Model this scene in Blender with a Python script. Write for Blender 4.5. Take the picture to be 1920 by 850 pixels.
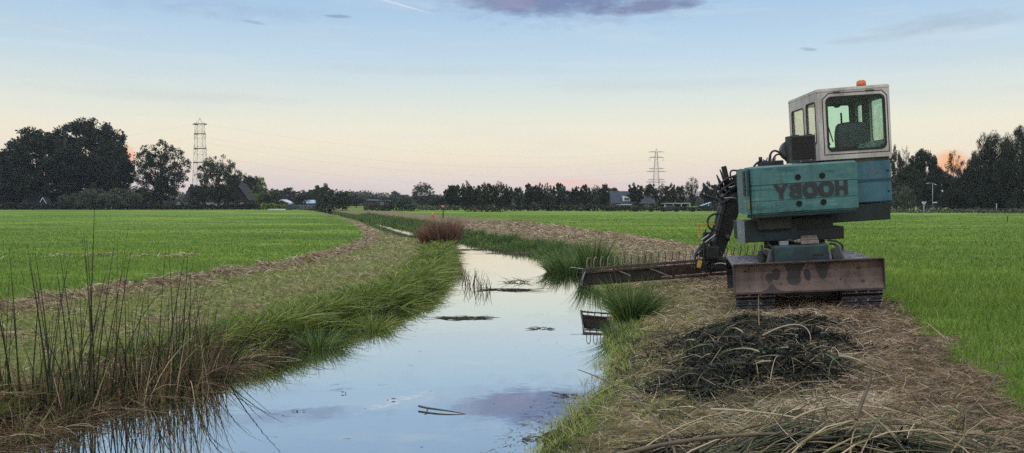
import bpy, bmesh, math, random
import numpy as np
from mathutils import Vector, Matrix
from mathutils.geometry import tessellate_polygon
for _o in list(bpy.data.objects): bpy.data.objects.remove(_o, do_unlink=True)
SC = bpy.context.scene
COL = SC.collection
rad = math.radians
F, HY, CZ = 1500.0, 382.0, 1.72       # focal length in photo pixels, horizon row, eye height

# ------------------------------------------------------------------ camera
cam = bpy.data.cameras.new('camera'); cam.sensor_width = 36; cam.lens = F/1920*36
cam.clip_start = .05; cam.clip_end = 20000
camo = bpy.data.objects.new('camera', cam); COL.objects.link(camo)
camo.location = (0, 0, CZ)
camo.rotation_euler = (rad(90) - math.atan((425-HY)/F), 0, 0)
SC.camera = camo

# ------------------------------------------------------------------ sky light
SUN_AZ, SUN_EL = 200.0, 16.0          # glow of the set sun, behind the camera
W = bpy.data.worlds.new('World'); SC.world = W; W.use_nodes = True
nt = W.node_tree; nt.nodes.clear()
def N(t, tree=None, **kw):
    n = (tree or nt).nodes.new(t)
    for k, v in kw.items(): setattr(n, k, v)
    return n
def setin(tree, n, i, v):
    if hasattr(v, 'is_output'): tree.links.new(v, n.inputs[i])
    elif v is not None: n.inputs[i].default_value = v
def M_(op, a, b=None, c=None, tree=None, clamp=False):
    tree = tree or nt
    n = tree.nodes.new('ShaderNodeMath'); n.operation = op; n.use_clamp = clamp
    for i, v in enumerate((a, b, c)): setin(tree, n, i, v)
    return n.outputs[0]
def ramp(tree, fac, stops, interp='LINEAR'):
    n = tree.nodes.new('ShaderNodeValToRGB'); cr = n.color_ramp; cr.interpolation = interp
    while len(cr.elements) > 1: cr.elements.remove(cr.elements[-1])
    for i, (p, c) in enumerate(stops):
        e = cr.elements[0] if i == 0 else cr.elements.new(p)
        e.position = p; e.color = (*c[:3], 1)
    tree.links.new(fac, n.inputs[0]); return n.outputs[0]
def mixc(tree, f, a, b, bt='MIX'):
    n = tree.nodes.new('ShaderNodeMix'); n.data_type = 'RGBA'; n.blend_type = bt
    for i, v in ((0, f), (6, a), (7, b)):
        if isinstance(v, (tuple, list)): v = (*v[:3], 1)
        setin(tree, n, i, v)
    return n.outputs[2]
def s2l(r, g, b):
    f = lambda c: (c/255/12.92 if c/255 <= .04045 else ((c/255+.055)/1.055)**2.4)
    return (f(r), f(g), f(b))
tc = N('ShaderNodeTexCoord'); sep = N('ShaderNodeSeparateXYZ'); nt.links.new(tc.outputs['Generated'], sep.inputs[0])
X, Y, Z = sep.outputs
EL = M_('MULTIPLY', M_('ARCSINE', Z), 57.29578)
AZ = M_('MULTIPLY', M_('ARCTAN2', X, Y), 57.29578)
elf = M_('DIVIDE', EL, 90, clamp=True)
grad = ramp(nt, elf, [(p/90, s2l(*c)) for p, c in (
    (0, (206,192,202)), (1.0, (222,206,204)), (2.0, (235,217,203)), (3.4, (242,229,203)), (5.2, (238,232,210)), (7.4, (218,226,219)),
    (10, (192,214,228)), (12, (178,205,227)), (14.5, (162,194,225)), (18, (150,180,213)), (30, (178,192,210)), (55, (196,198,202)), (90, (196,196,200)))])
# cloud streak noise in (azimuth, elevation)
def azel(sx, sy, off=0.0):
    c = N('ShaderNodeCombineXYZ'); nt.links.new(M_('MULTIPLY', AZ, sx), c.inputs[0]); nt.links.new(M_('MULTIPLY', EL, sy), c.inputs[1])
    c.inputs[2].default_value = off; return c.outputs[0]
def noise(vec, scale=1.0, detail=5, rough=.55, tree=None, dist=0.0):
    tree = tree or nt
    n = tree.nodes.new('ShaderNodeTexNoise'); n.inputs['Scale'].default_value = scale; n.inputs['Detail'].default_value = detail
    n.inputs['Roughness'].default_value = rough; n.inputs['Distortion'].default_value = dist
    if vec is not None: tree.links.new(vec, n.inputs['Vector'])
    return n.outputs['Fac']
n_big = noise(azel(.05, .34), 1, 5, .6)
streak = M_('MULTIPLY', M_('SUBTRACT', n_big, .5, clamp=True), 2.2, clamp=True)
base = mixc(nt, M_('MULTIPLY', streak, .45), grad, s2l(190, 196, 205))
n_w = noise(azel(.09, .9, 4.0), 1, 5, .6)
white = M_('MULTIPLY', M_('SUBTRACT', n_w, .52, clamp=True), 2.0, clamp=True)
base = mixc(nt, M_('MULTIPLY', white, .65), base, s2l(222, 226, 226))
wob = M_('SUBTRACT', noise(azel(.55, 1.6, 9.0), 1, 6, .62), .5)
def blob(az, el, wa, we, col, amt=1.0, wobble=2.6, soft=.55, tilt=0.0):
    global base
    da = M_('SUBTRACT', AZ, az)
    de = M_('SUBTRACT', M_('SUBTRACT', EL, el), M_('MULTIPLY', da, tilt))
    d = M_('ADD', M_('POWER', M_('ABSOLUTE', M_('DIVIDE', da, wa)), 2), M_('POWER', M_('ABSOLUTE', M_('DIVIDE', de, we)), 2))
    m = M_('SUBTRACT', M_('ADD', 1.0, M_('MULTIPLY', wob, wobble)), d)
    m = M_('MULTIPLY', M_('DIVIDE', m, soft, clamp=True), amt)
    base = mixc(nt, m, base, col)
blob(4, 14.2, 12, 2.0, s2l(150, 167, 198), .6, 3.2, 1.2)
blob(-20, 12.8, 9, .9, s2l(158, 180, 208), .5, 3.0, 1.4)
blob(-16, 14.5, 7, .6, s2l(138, 158, 192), .6, 2.8, 1.2)
blob(-6, 9.4, 14, .5, s2l(196, 206, 214), .45, 2.4, 1.3)
blob(12, 8.2, 12, .5, s2l(198, 206, 210), .4, 2.4, 1.3)
blob(-22, 7.0, 9, .45, s2l(206, 210, 208), .4, 2.4, 1.3)
blob(2.8, 14.4, 6.8, 1.5, s2l(112, 128, 168), .92, 1.6, .8)
blob(-1.2, 14.3, 3.4, .95, s2l(132, 142, 176), .85, 1.6, .9)
blob(0.4, 13.9, 2.0, .35, s2l(160, 142, 164), .4, 1.2, 1.0)
blob(9.6, 13.55, 4.6, .55, s2l(116, 124, 160), .85, 1.6, .8, .05)
blob(-14.5, 14.3, 3.4, .42, s2l(140, 160, 192), .7, 2.4, .9)
blob(-12.2, 12.8, 1.1, .13, s2l(135, 155, 185), .7, 1.6, .8)
blob(-17.8, 12.1, .8, .14, s2l(150, 170, 195), .6, 1.6, .8, -.1)
blob(20.2, 10.2, .7, .14, s2l(150, 168, 190), .65, 1.6, .8, -.15)
blob(28.5, 11.2, 5.0, .7, s2l(166, 182, 198), .6, 2.4, 1.2)
blob(24.0, 10.6, 3.2, .3, s2l(172, 186, 200), .5, 2.2, 1.2)
blob(-8.6, 13.9, 3.2, .09, s2l(212, 222, 236), .75, .6, .9, -.24)
blob(-25.7, 3.0, .75, .75, s2l(255, 172, 130), .85, 1.4, .9)
blob(28.7, 2.5, 1.25, .95, s2l(255, 172, 96), .9, 1.4, .9)
blob(4.2, 1.5, 3.6, .35, s2l(248, 190, 180), .6, 2.0, 1.2)
# the sky is brighter where the sun went down (behind the camera) and overhead
back = M_('MULTIPLY', M_('ADD', M_('MULTIPLY', Y, -1.0), 0.10, clamp=True), 1.0)
high = M_('MULTIPLY', M_('SUBTRACT', Z, .36, clamp=True), 3.3)
gain = M_('ADD', 1.0, M_('ADD', M_('MULTIPLY', back, .15), high))
vm = N('ShaderNodeVectorMath', operation='SCALE'); nt.links.new(base, vm.inputs[0]); nt.links.new(gain, vm.inputs['Scale'])
bg1 = N('ShaderNodeBackground'); nt.links.new(vm.outputs[0], bg1.inputs[0]); bg1.inputs[1].default_value = 1.0
sky = N('ShaderNodeTexSky', sky_type='NISHITA', sun_disc=False)
sky.sun_elevation = rad(SUN_EL); sky.sun_rotation = rad(SUN_AZ)
bg2 = N('ShaderNodeBackground'); nt.links.new(sky.outputs[0], bg2.inputs[0]); bg2.inputs[1].default_value = .008
add = N('ShaderNodeAddShader'); nt.links.new(bg1.outputs[0], add.inputs[0]); nt.links.new(bg2.outputs[0], add.inputs[1])
wo = N('ShaderNodeOutputWorld'); nt.links.new(add.outputs[0], wo.inputs[0])
sl = bpy.data.lights.new('sun', 'SUN'); sl.energy = .5; sl.angle = rad(35); sl.color = (1, .93, .84)
slo = bpy.data.objects.new('sun', sl); COL.objects.link(slo)
_d = Vector((math.sin(rad(SUN_AZ))*math.cos(rad(SUN_EL+16)), math.cos(rad(SUN_AZ))*math.cos(rad(SUN_EL+16)), math.sin(rad(SUN_EL+16))))
slo.rotation_euler = _d.to_track_quat('Z', 'Y').to_euler()
SC.view_settings.view_transform = 'Standard'; SC.view_settings.look = 'None'
SC.view_settings.exposure = 0; SC.view_settings.gamma = 1; SC.view_settings.use_curve_mapping = False
SC.render.engine = 'CYCLES'
SC.cycles.max_bounces = 6; SC.cycles.diffuse_bounces = 2; SC.cycles.glossy_bounces = 4; SC.cycles.transmission_bounces = 8
SC.cycles.transparent_max_bounces = 8; SC.cycles.volume_bounces = 0; SC.cycles.use_denoising = False; SC.cycles.use_adaptive_sampling = False
try:
    SC.cycles.denoiser = 'OPENIMAGEDENOISE'; SC.cycles.denoising_prefilter = 'ACCURATE'; SC.cycles.denoising_input_passes = 'RGB_ALBEDO_NORMAL'
except Exception: pass

# ------------------------------------------------------------------ helpers
def tag(o, label=None, cat=None, group=None, kind=None):
    if label: o['label'] = label
    if cat: o['category'] = cat
    if group: o['group'] = group
    if kind: o['kind'] = kind
    return o
def empty(name, loc=(0,0,0), rz=0.0):
    o = bpy.data.objects.new(name, None); COL.objects.link(o); o.location = loc; o.rotation_euler = (0, 0, rz)
    o.empty_display_size = .2; return o
def link(name, me, parent=None, mats=()):
    o = bpy.data.objects.new(name, me); COL.objects.link(o)
    for m in (mats if isinstance(mats, (list, tuple)) else [mats]): me.materials.append(m)
    if parent: o.parent = parent
    return o
def copy_tree(o, parent=None):
    c = o.copy(); COL.objects.link(c)
    if parent: c.parent = parent
    for ch in list(o.children): copy_tree(ch, c)
    return c
def npmesh(name, V, quads=None, tris=None, rnd=None, smooth=False):
    me = bpy.data.meshes.new(name); V = np.asarray(V, np.float32).reshape(-1, 3)
    me.vertices.add(len(V)); me.vertices.foreach_set('co', V.ravel())
    parts = []; starts = []; pos = 0
    for a, k in ((quads, 4), (tris, 3)):
        if a is not None and len(a):
            a = np.asarray(a, np.int32).reshape(-1, k); parts.append(a.ravel())
            starts.append(pos + np.arange(len(a), dtype=np.int32)*k); pos += a.size
    L = np.concatenate(parts); S = np.concatenate(starts)
    me.loops.add(len(L)); me.loops.foreach_set('vertex_index', L)
    me.polygons.add(len(S)); me.polygons.foreach_set('loop_start', S)
    if smooth: me.polygons.foreach_set('use_smooth', np.ones(len(S), bool))
    me.update(calc_edges=True)
    if rnd is not None:
        at = me.attributes.new('rnd', 'FLOAT', 'POINT'); at.data.foreach_set('value', np.asarray(rnd, np.float32))
    return me
def unit(a):
    n = np.linalg.norm(a, axis=-1, keepdims=True); n[n < 1e-9] = 1; return a/n
def ribbons(p0, d, c, L, w, nseg, rnd, rng, tip=.12, twist=None):
    """many curved tapering blades: p(t) = p0 + L (d t + c t^2)"""
    n = len(p0); t = np.linspace(0, 1, nseg+1)[None, :, None]
    P = p0[:, None] + (d[:, None]*t + c[:, None]*t*t)*np.asarray(L).reshape(-1, 1, 1)
    rv = rng.normal(size=(n, 3)); rv[:, 2] *= .3
    side = unit(np.cross(d, rv)) if twist is None else twist
    ww = (np.asarray(w).reshape(-1, 1)*.5)*np.maximum(tip, (1-np.linspace(0, 1, nseg+1)**1.6))[None]
    A = P - side[:, None]*ww[..., None]; B = P + side[:, None]*ww[..., None]
    V = np.stack([A, B], 2).reshape(-1, 3)
    b = (np.arange(n)*2*(nseg+1))[:, None] + (np.arange(nseg)*2)[None]
    Q = np.stack([b, b+1, b+3, b+2], -1).reshape(-1, 4)
    return V, Q, np.repeat(rnd, 2*(nseg+1))
def tubes(p0, d, c, L, w, nseg, rnd, rng, k=3, tip=.35, e=None):
    n = len(p0); tt = np.linspace(0, 1, nseg+1); t = tt[None, :, None]
    P = p0[:, None] + (d[:, None]*t + c[:, None]*t*t + (0 if e is None else e[:, None]*t**3))*np.asarray(L).reshape(-1, 1, 1)
    rv = rng.normal(size=(n, 3)); s1 = unit(np.cross(d, rv)); s2 = unit(np.cross(d, s1))
    ww = (np.asarray(w).reshape(-1, 1)*.5)*(1-(1-tip)*tt**1.5)[None]
    R = []
    for j in range(k):
        a = 2*math.pi*j/k
        R.append(P + (s1*math.cos(a)+s2*math.sin(a))[:, None]*ww[..., None])
    V = np.stack(R, 2).reshape(-1, 3)
    b = (np.arange(n)*k*(nseg+1))[:, None, None] + (np.arange(nseg)*k)[None, :, None]
    j = np.arange(k)[None, None]; j2 = (np.arange(k)+1) % k; j2 = j2[None, None]
    Q = np.stack([b+j, b+j2, b+k+j2, b+k+j], -1).reshape(-1, 4)
    return V, Q, np.repeat(rnd, k*(nseg+1))
def join_geo(parts):
    V, Q, R, off = [], [], [], 0
    for v, q, r in parts:
        V.append(v); Q.append(q+off); R.append(r); off += len(v)
    return np.concatenate(V), np.concatenate(Q), np.concatenate(R)

# ------------------------------------------------------------------ materials
def newmat(name):
    m = bpy.data.materials.new(name); m.use_nodes = True; t = m.node_tree; t.nodes.clear()
    out = t.nodes.new('ShaderNodeOutputMaterial'); b = t.nodes.new('ShaderNodeBsdfPrincipled')
    t.links.new(b.outputs[0], out.inputs[0]); return m, t, b, out
def mat_noisy(name, cols, scale=3.0, rough=.7, detail=6, bump=0.0, bscale=None, metal=0.0, stretch=(1,1,1), spec=.5, edges=None, nrough=.62, grime=None):
    """object-space noise picks between colours; optional wear"""
    m, t, b, out = newmat(name)
    tcn = t.nodes.new('ShaderNodeTexCoord'); mp = t.nodes.new('ShaderNodeMapping'); mp.inputs['Scale'].default_value = stretch
    t.links.new(tcn.outputs['Object'], mp.inputs[0])
    f = noise(mp.outputs[0], scale, detail, nrough, t)
    k = len(cols); lo, hi = .33, .67
    c = ramp(t, f, [(lo+(hi-lo)*i/max(1, k-1), cc) for i, cc in enumerate(cols)])
    if edges:
        f2 = noise(mp.outputs[0], scale*4.5, 8, .7, t)
        mk = M_('MULTIPLY', M_('SUBTRACT', f2, edges[1], tree=t, clamp=True), 14, tree=t, clamp=True)
        c = mixc(t, mk, c, edges[0])
    if grime:      # run-down stains: narrow vertical streaks of dirt
        m2 = t.nodes.new('ShaderNodeMapping'); m2.inputs['Scale'].default_value = (9, 9, .9); t.links.new(tcn.outputs['Object'], m2.inputs[0])
        g2 = noise(m2.outputs[0], 1.0, 6, .7, t); g3 = noise(tcn.outputs['Object'], 1.7, 4, .6, t)
        mk = M_('MULTIPLY', M_('MULTIPLY', M_('SUBTRACT', g2, .47, tree=t, clamp=True), 6, tree=t, clamp=True), M_('MULTIPLY', M_('SUBTRACT', g3, .36, tree=t, clamp=True), 4, tree=t, clamp=True), tree=t)
        c = mixc(t, M_('MULTIPLY', mk, grime[1], tree=t), c, grime[0])
    t.links.new(c, b.inputs['Base Color'])
    b.inputs['Metallic'].default_value = metal; b.inputs['Specular IOR Level'].default_value = spec
    r = M_('ADD', M_('MULTIPLY', M_('SUBTRACT', f, .5, tree=t), .35, tree=t), rough, tree=t, clamp=True)
    t.links.new(r, b.inputs['Roughness'])
    if bump:
        bf = noise(tcn.outputs['Object'], bscale or scale*6, 6, .65, t)
        bn = t.nodes.new('ShaderNodeBump'); bn.inputs['Strength'].default_value = 1; bn.inputs['Distance'].default_value = bump
        t.links.new(bf, bn.inputs['Height']); t.links.new(bn.outputs[0], b.inputs['Normal'])
    return m
def mat_leaf(name, stops, patch=None, trans=.3, pscale=.25, rough=.65, pamt=.6, spec=.3):
    """blades and leaves: colour by the leaf's own random value, varied by patches"""
    m, t, b, out = newmat(name)
    at = t.nodes.new('ShaderNodeAttribute'); at.attribute_name = 'rnd'
    c = ramp(t, at.outputs['Fac'], stops)
    if patch:
        g = t.nodes.new('ShaderNodeNewGeometry')
        f = noise(g.outputs['Position'], pscale, 4, .6, t)
        f = M_('MULTIPLY', M_('SUBTRACT', f, .45, tree=t, clamp=True), 6*pamt, tree=t, clamp=True)
        c = mixc(t, M_('MULTIPLY', f, pamt, tree=t), c, patch)
    t.links.new(c, b.inputs['Base Color']); b.inputs['Roughness'].default_value = rough; b.inputs['Specular IOR Level'].default_value = spec
    if trans:
        tr = t.nodes.new('ShaderNodeBsdfTranslucent'); t.links.new(c, tr.inputs[0])
        mx = t.nodes.new('ShaderNodeMixShader'); mx.inputs[0].default_value = trans
        t.links.new(b.outputs[0], mx.inputs[1]); t.links.new(tr.outputs[0], mx.inputs[2]); t.links.new(mx.outputs[0], out.inputs[0])
    return m
def mat_plain(name, c, rough=.6, metal=0.0, spec=.5):
    m, t, b, out = newmat(name); b.inputs['Base Color'].default_value = (*c, 1)
    b.inputs['Roughness'].default_value = rough; b.inputs['Metallic'].default_value = metal; b.inputs['Specular IOR Level'].default_value = spec
    return m

# ------------------------------------------------------------------ the lie of the land
def ip(pts):
    a = np.array(sorted(pts)); return lambda y: np.interp(y, a[:, 0], a[:, 1])
def smooth_ip(pts, s=1.2):
    f = ip(pts)
    def g(y):
        y = np.asarray(y, float); h = s*np.clip(np.abs(y)/12, .5, 3)
        return (f(y-h)+2*f(y-h/2)+2*f(y)+2*f(y+h/2)+f(y+h))/8
    return g
LS = smooth_ip([(-60,-22),(-20,-9.5),(0,-5.9),(7.05,-4.75),(9,-4.5),(10.4,-4.15),(11.9,-3.6),(14.5,-2.95),(17,-2.4),(20.2,-1.95),(28,-2.2),(37.5,-2.8),(45,-4.6),(55,-7.5),(69,-11),(92,-17),(140,-31),(200,-48),(300,-80)])
RS = smooth_ip([(-60,-22+5),(-20,-8),(0,-2.0),(5,-.5),(7.05,.14),(8.5,.57),(10,.93),(12,1.4),(15,1.8),(18,2.2),(24,2.2),(30.5,1.83),(36.7,.9),(41,-.8),(47,-2.6),(57,-5.2),(72,-8.8),(87,-13),(140,-27.5),(200,-45),(300,-77)])
SL = smooth_ip([(-60,-28),(-20,-13.5),(0,-9.7),(12.4,-7.9),(14.5,-7.5),(17.4,-6.7),(22,-5.8),(33,-5.9),(44.5,-7.7),(68,-12.9),(100,-21),(143,-33),(200,-50),(300,-84)], 2)
FR = smooth_ip([(-60,-14),(-20,-3),(0,2.0),(6.17,3.95),(10,5.3),(14.5,6.6),(20,7.0),(31,7.3),(40,6.5),(68,2.6),(99,-6),(150,-20),(200,-36),(300,-70)], 2)
WZ = -.48
_rs = np.random.RandomState(4)
_wv = [(_rs.uniform(-1, 1), _rs.uniform(-1, 1), _rs.uniform(0, 6.28)) for _ in range(40)]
def lump(x, y, s, k0=0, k=8):
    v = 0
    for i in range(k0, k0+k):
        a, b, p = _wv[i]; nn = math.hypot(a, b)+.2; v = v+np.sin((a*x+b*y)/nn/s*6.28*(.6+.1*i % 1)+p)
    return v/math.sqrt(k)
def sst(a, b, x):
    t = np.clip((x-a)/(b-a), 0, 1); return t*t*(3-2*t)
# mounds of dredged weed and cut reed: x, y, rx, ry, height
MOUNDS = [(4.15,11.4,.6,.4,.11),(3.1,10.5,.85,.7,.17),(3.5,9.4,.5,.6,.13),(2.5,9.2,.5,.7,.08),(2.7,7.9,.52,.45,.19),(1.9,8.0,.45,.5,.07),
          (2.45,6.1,.7,.5,.16),(3.2,6.9,.5,.5,.10),(3.2,8.3,.5,.6,.10),(1.5,5.0,.9,.35,.17),(2.4,4.75,.75,.35,.20),(1.1,5.9,.4,.3,.08),(3.9,8.6,.8,1.5,.04)]
def height(x, y):
    x = np.asarray(x, float); y = np.asarray(y, float)
    wob = .10*lump(x, y, 1.6, 0, 5)*np.clip(12/np.maximum(y, 12), .3, 1)
    dl = LS(y)-x + wob; dr = x-RS(y) + wob
    kk = 1-.56*sst(42, 50, y)*sst(84, 74, y)
    hl = WZ - .10 + (.14+.22*kk)*sst(-.02, .26, dl) + .20*kk*sst(.3, 3.0, dl) + .06*sst(2, 5, dl) + .34*(1-kk)*sst(1.2, 4.0, dl)
    hr = WZ - .06 + .22*sst(-.05, .7, dr) + .32*sst(.3, 2.4, dr)
    bed = WZ - .25 - .5*sst(.0, 1.5, np.minimum(-dl, -dr))
    h = np.where(dl > 0, hl, np.where(dr > 0, hr, bed))
    h = np.where((dl > -.25) & (dl <= 0), WZ-.10-.15*(-dl/.25), h)
    h = np.where((dr > -.25) & (dr <= 0), WZ-.06-.19*(-dr/.25), h)
    land = (dl > 0) | (dr > 0)
    rough = .018*lump(x, y, .55, 8, 8) + .02*lump(x, y, 2.2, 16, 8)
    h = h + np.where(land, rough, 0)
    h = h + .15*np.exp(-((x-SL(y)+.1*lump(x, y, 1.1, 3, 4))/.28)**2)*(1+.35*lump(x, y, .5, 24, 6)) # swaths
    h = h + .10*np.exp(-((x-FR(y)+.75+.12*lump(x, y, 1.3, 5, 4))/.38)**2)*sst(15, 20, y)*(1+.4*lump(x, y, .5, 24, 6))
    h = h - .11*np.exp(-((x-3.75)/.75)**2-((y-13.0)/1.7)**2)
    for mx, my, rx, ry, mh in MOUNDS:
        q = ((x-mx)/rx)**2+((y-my)/ry)**2
        h = h + .68*mh*np.exp(-q**1.15)*(1+.34*lump(x, y, .33, 20, 8)+.30*lump(x, y, .12, 28, 8))
    h = h + .9*sst(160, 260, y)*sst(-25, -60, x) if False else h
    return h
def hz(x, y): return float(height(np.array([x]), np.array([y]))[0])
def at(px, D, z=None, py=None):
    """a point D metres ahead, from where it stands across the photograph"""
    x = (px-960)/F*D
    return Vector((x, D, (CZ-(py-HY)*D/F) if py is not None else (z if z is not None else 0)))
# ------------------------------------------------------------------ ground
def axis(lo, a, b, hi, step, g):
    mid = np.arange(a, b+1e-6, step); L = [a]; s = step
    while L[-1] > lo: s *= g; L.append(L[-1]-s)
    R = [b]; s = step
    while R[-1] < hi: s *= g; R.append(R[-1]+s)
    return np.array(L[:0:-1] + list(mid) + R[1:])
gx = axis(-950, -11, 9, 950, .09, 1.045); gy = axis(-200, 3, 24, 1150, .09, 1.035)
GX, GY = np.meshgrid(gx, gy); GH = height(GX, GY)
nx, ny = len(gx), len(gy)
idx = np.arange(nx*ny).reshape(ny, nx)
Q = np.stack([idx[:-1, :-1], idx[:-1, 1:], idx[1:, 1:], idx[1:, :-1]], -1).reshape(-1, 4)
gm = npmesh('ground', np.stack([GX, GY, GH], -1).reshape(-1, 3), Q, smooth=True)
def masks(x, y):
    """field, hay (tan mown), weed (black dredged)"""
    dl = LS(y)-x; dr = x-RS(y)
    w = .22*lump(x, y, 1.0, 2, 6)
    fieldL = sst(0, .35, (SL(y)-x)-.25+w*.6); fieldR = sst(0, .3, (x-FR(y))+w*.8)
    field = np.maximum(fieldL, fieldR)
    swl = np.exp(-((x-SL(y)+.1*lump(x, y, 1.1, 3, 4))/.36)**2)
    swr = np.exp(-((x-FR(y)+.75+.12*lump(x, y, 1.3, 5, 4))/.55)**2)*sst(13, 18, y)
    hay = np.maximum(np.maximum(swl, swr), 0)
    # the trampled strip of dry cuttings on the near right
    dd_ = dr+.22*lump(x, y, .8, 9, 6)
    strip = (.50*sst(.25, .9, dd_)+.50*sst(1.8, 2.7, dd_+.3*lump(x, y, .5, 3, 6)))*(1-fieldR)*sst(30, 20, y)
    far_r = .66*sst(.9, 1.8, dr+.35*lump(x, y, 1.2, 9, 6))*(1-fieldR)*sst(18, 22, y)
    hay = np.maximum(hay, np.maximum(strip, far_r))
    bl = (.12+.42*sst(.0, 1.1, lump(x, y, .9, 12, 8)))*sst(.7, 1.4, dl)*(1-fieldL)
    hay = np.maximum(hay, bl)
    weed = np.zeros_like(x)
    for i, (mx, my, rx, ry, mh) in enumerate(MOUNDS):
        if i in (6, 7, 8, 12): continue
        q = ((x-mx)/(rx*1.15))**2+((y-my)/(ry*1.2))**2 + .55*lump(x, y, .5, 26, 8) + .35*lump(x, y, .17, 4, 8)
        weed = np.maximum(weed, sst(1.25, .6, q))
    return field, hay, weed
f_, h_, w_ = masks(GX, GY)
for nm, a in (('field', f_), ('hay', h_), ('weed', w_)):
    at_ = gm.attributes.new(nm, 'FLOAT', 'POINT'); at_.data.foreach_set('value', a.ravel().astype(np.float32))
def ground_mat():
    m, t, b, out = newmat('ground')
    g = t.nodes.new('ShaderNodeNewGeometry'); pos = g.outputs['Position']
    def A(n):
        a = t.nodes.new('ShaderNodeAttribute'); a.attribute_name = n; return a.outputs['Fac']
    n1 = noise(pos, 9, 6, .7, t); n2 = noise(pos, .35, 5, .6, t); n3 = noise(pos, 40, 4, .7, t)
    mp = t.nodes.new('ShaderNodeMapping'); mp.inputs['Scale'].default_value = (.035, .14, .1); t.links.new(pos, mp.inputs[0])
    n4 = noise(mp.outputs[0], 1, 5, .6, t)
    bank = ramp(t, n1, [(.3, (.05,.055,.016)), (.48, (.10,.125,.03)), (.6, (.22,.20,.08)), (.72, (.34,.27,.15))])
    bank = mixc(t, M_('MULTIPLY', M_('SUBTRACT', n2, .45, tree=t, clamp=True), 3, tree=t, clamp=True), bank, ramp(t, n1, [(.3, (.08,.12,.022)), (.7, (.17,.24,.04))]))
    fieldc = ramp(t, n4, [(.36, (.070,.125,.018)), (.5, (.125,.205,.028)), (.64, (.21,.30,.040))])
    fieldc = mixc(t, M_('MULTIPLY', M_('SUBTRACT', n3, .5, tree=t, clamp=True), 1.2, tree=t, clamp=True), fieldc, (.045,.10,.014))
    hayc = ramp(t, n1, [(.32, (.045,.030,.018)), (.5, (.17,.115,.072)), (.66, (.44,.33,.22))])
    weedc = ramp(t, n1, [(.35, (.010,.011,.008)), (.6, (.022,.024,.014)), (.75, (.05,.06,.022))])
    c = mixc(t, A('hay'), bank, hayc); c = mixc(t, A('field'), c, fieldc); c = mixc(t, A('weed'), c, weedc)
    # mud right at the waterline
    sp = t.nodes.new('ShaderNodeSeparateXYZ'); t.links.new(pos, sp.inputs[0])
    mud = M_('MULTIPLY', M_('SUBTRACT', WZ+.22, sp.outputs[2], tree=t, clamp=True), 9, tree=t, clamp=True)
    c = mixc(t, mud, c, (.018, .017, .010))
    t.links.new(c, b.inputs['Base Color']); b.inputs['Roughness'].default_value = .95; b.inputs['Specular IOR Level'].default_value = .15
    bn = t.nodes.new('ShaderNodeBump'); bn.inputs['Strength'].default_value = .8; bn.inputs['Distance'].default_value = .05
    hh = M_('ADD', n1, M_('MULTIPLY', n3, .5, tree=t), tree=t)
    t.links.new(hh, bn.inputs['Height']); t.links.new(bn.outputs[0], b.inputs['Normal'])
    return m
go = link('ground', gm, None, ground_mat()); tag(go, 'flat green pasture with mown banks falling to the ditch', 'ground', kind='structure')

# ------------------------------------------------------------------ water
yy = np.concatenate([np.arange(-40, 60, .8), np.arange(60, 300, 4)])
Lx, Rx = LS(yy)-.9, RS(yy)+.9
k = 9; ts = np.linspace(0, 1, k)
WX = Lx[:, None]*(1-ts)+Rx[:, None]*ts; WYs = np.repeat(yy[:, None], k, 1)
idx = np.arange(WX.size).reshape(WX.shape)
Q = np.stack([idx[:-1, :-1], idx[:-1, 1:], idx[1:, 1:], idx[1:, :-1]], -1).reshape(-1, 4)
wm = npmesh('water', np.stack([WX, WYs, np.full(WX.shape, WZ)], -1).reshape(-1, 3), Q, smooth=True)
def water_mat():
    m, t, b, out = newmat('water'); t.nodes.remove(b)
    g = t.nodes.new('ShaderNodeNewGeometry'); pos = g.outputs['Position']
    gl = t.nodes.new('ShaderNodeBsdfGlossy'); gl.inputs['Roughness'].default_value = .012; gl.inputs[0].default_value = (.93,.925,.90,1)
    df = t.nodes.new('ShaderNodeBsdfDiffuse'); df.inputs[0].default_value = (.035,.038,.030,1)
    lw = t.nodes.new('ShaderNodeLayerWeight'); lw.inputs[0].default_value = .5
    f = ramp(t, lw.outputs['Facing'], [(0, (.05,)*3), (.4, (.3,)*3), (.7, (.84,)*3), (.9, (.96,)*3), (1, (1,)*3)])
    # thin film of dust and scum drifting on the surface
    mp = t.nodes.new('ShaderNodeMapping'); mp.inputs['Scale'].default_value = (.9, .5, 1); t.links.new(pos, mp.inputs[0])
    sc = noise(mp.outputs[0], 1.3, 7, .68, t)
    film = M_('MULTIPLY', M_('SUBTRACT', sc, .58, tree=t, clamp=True), .55, tree=t, clamp=True)
    ff = M_('SUBTRACT', f, film, tree=t, clamp=True)
    mx = t.nodes.new('ShaderNodeMixShader'); t.links.new(ff, mx.inputs[0]); t.links.new(df.outputs[0], mx.inputs[1]); t.links.new(gl.outputs[0], mx.inputs[2])
    bn = t.nodes.new('ShaderNodeBump'); bn.inputs['Strength'].default_value = .25; bn.inputs['Distance'].default_value = .004
    t.links.new(noise(pos, 2.2, 3, .5, t), bn.inputs['Height']); t.links.new(bn.outputs[0], gl.inputs['Normal'])
    t.links.new(mx.outputs[0], out.inputs[0]); return m
wo_ = link('water', wm, None, water_mat()); tag(wo_, 'still ditch water mirroring the evening sky', 'water', kind='structure')
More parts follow.
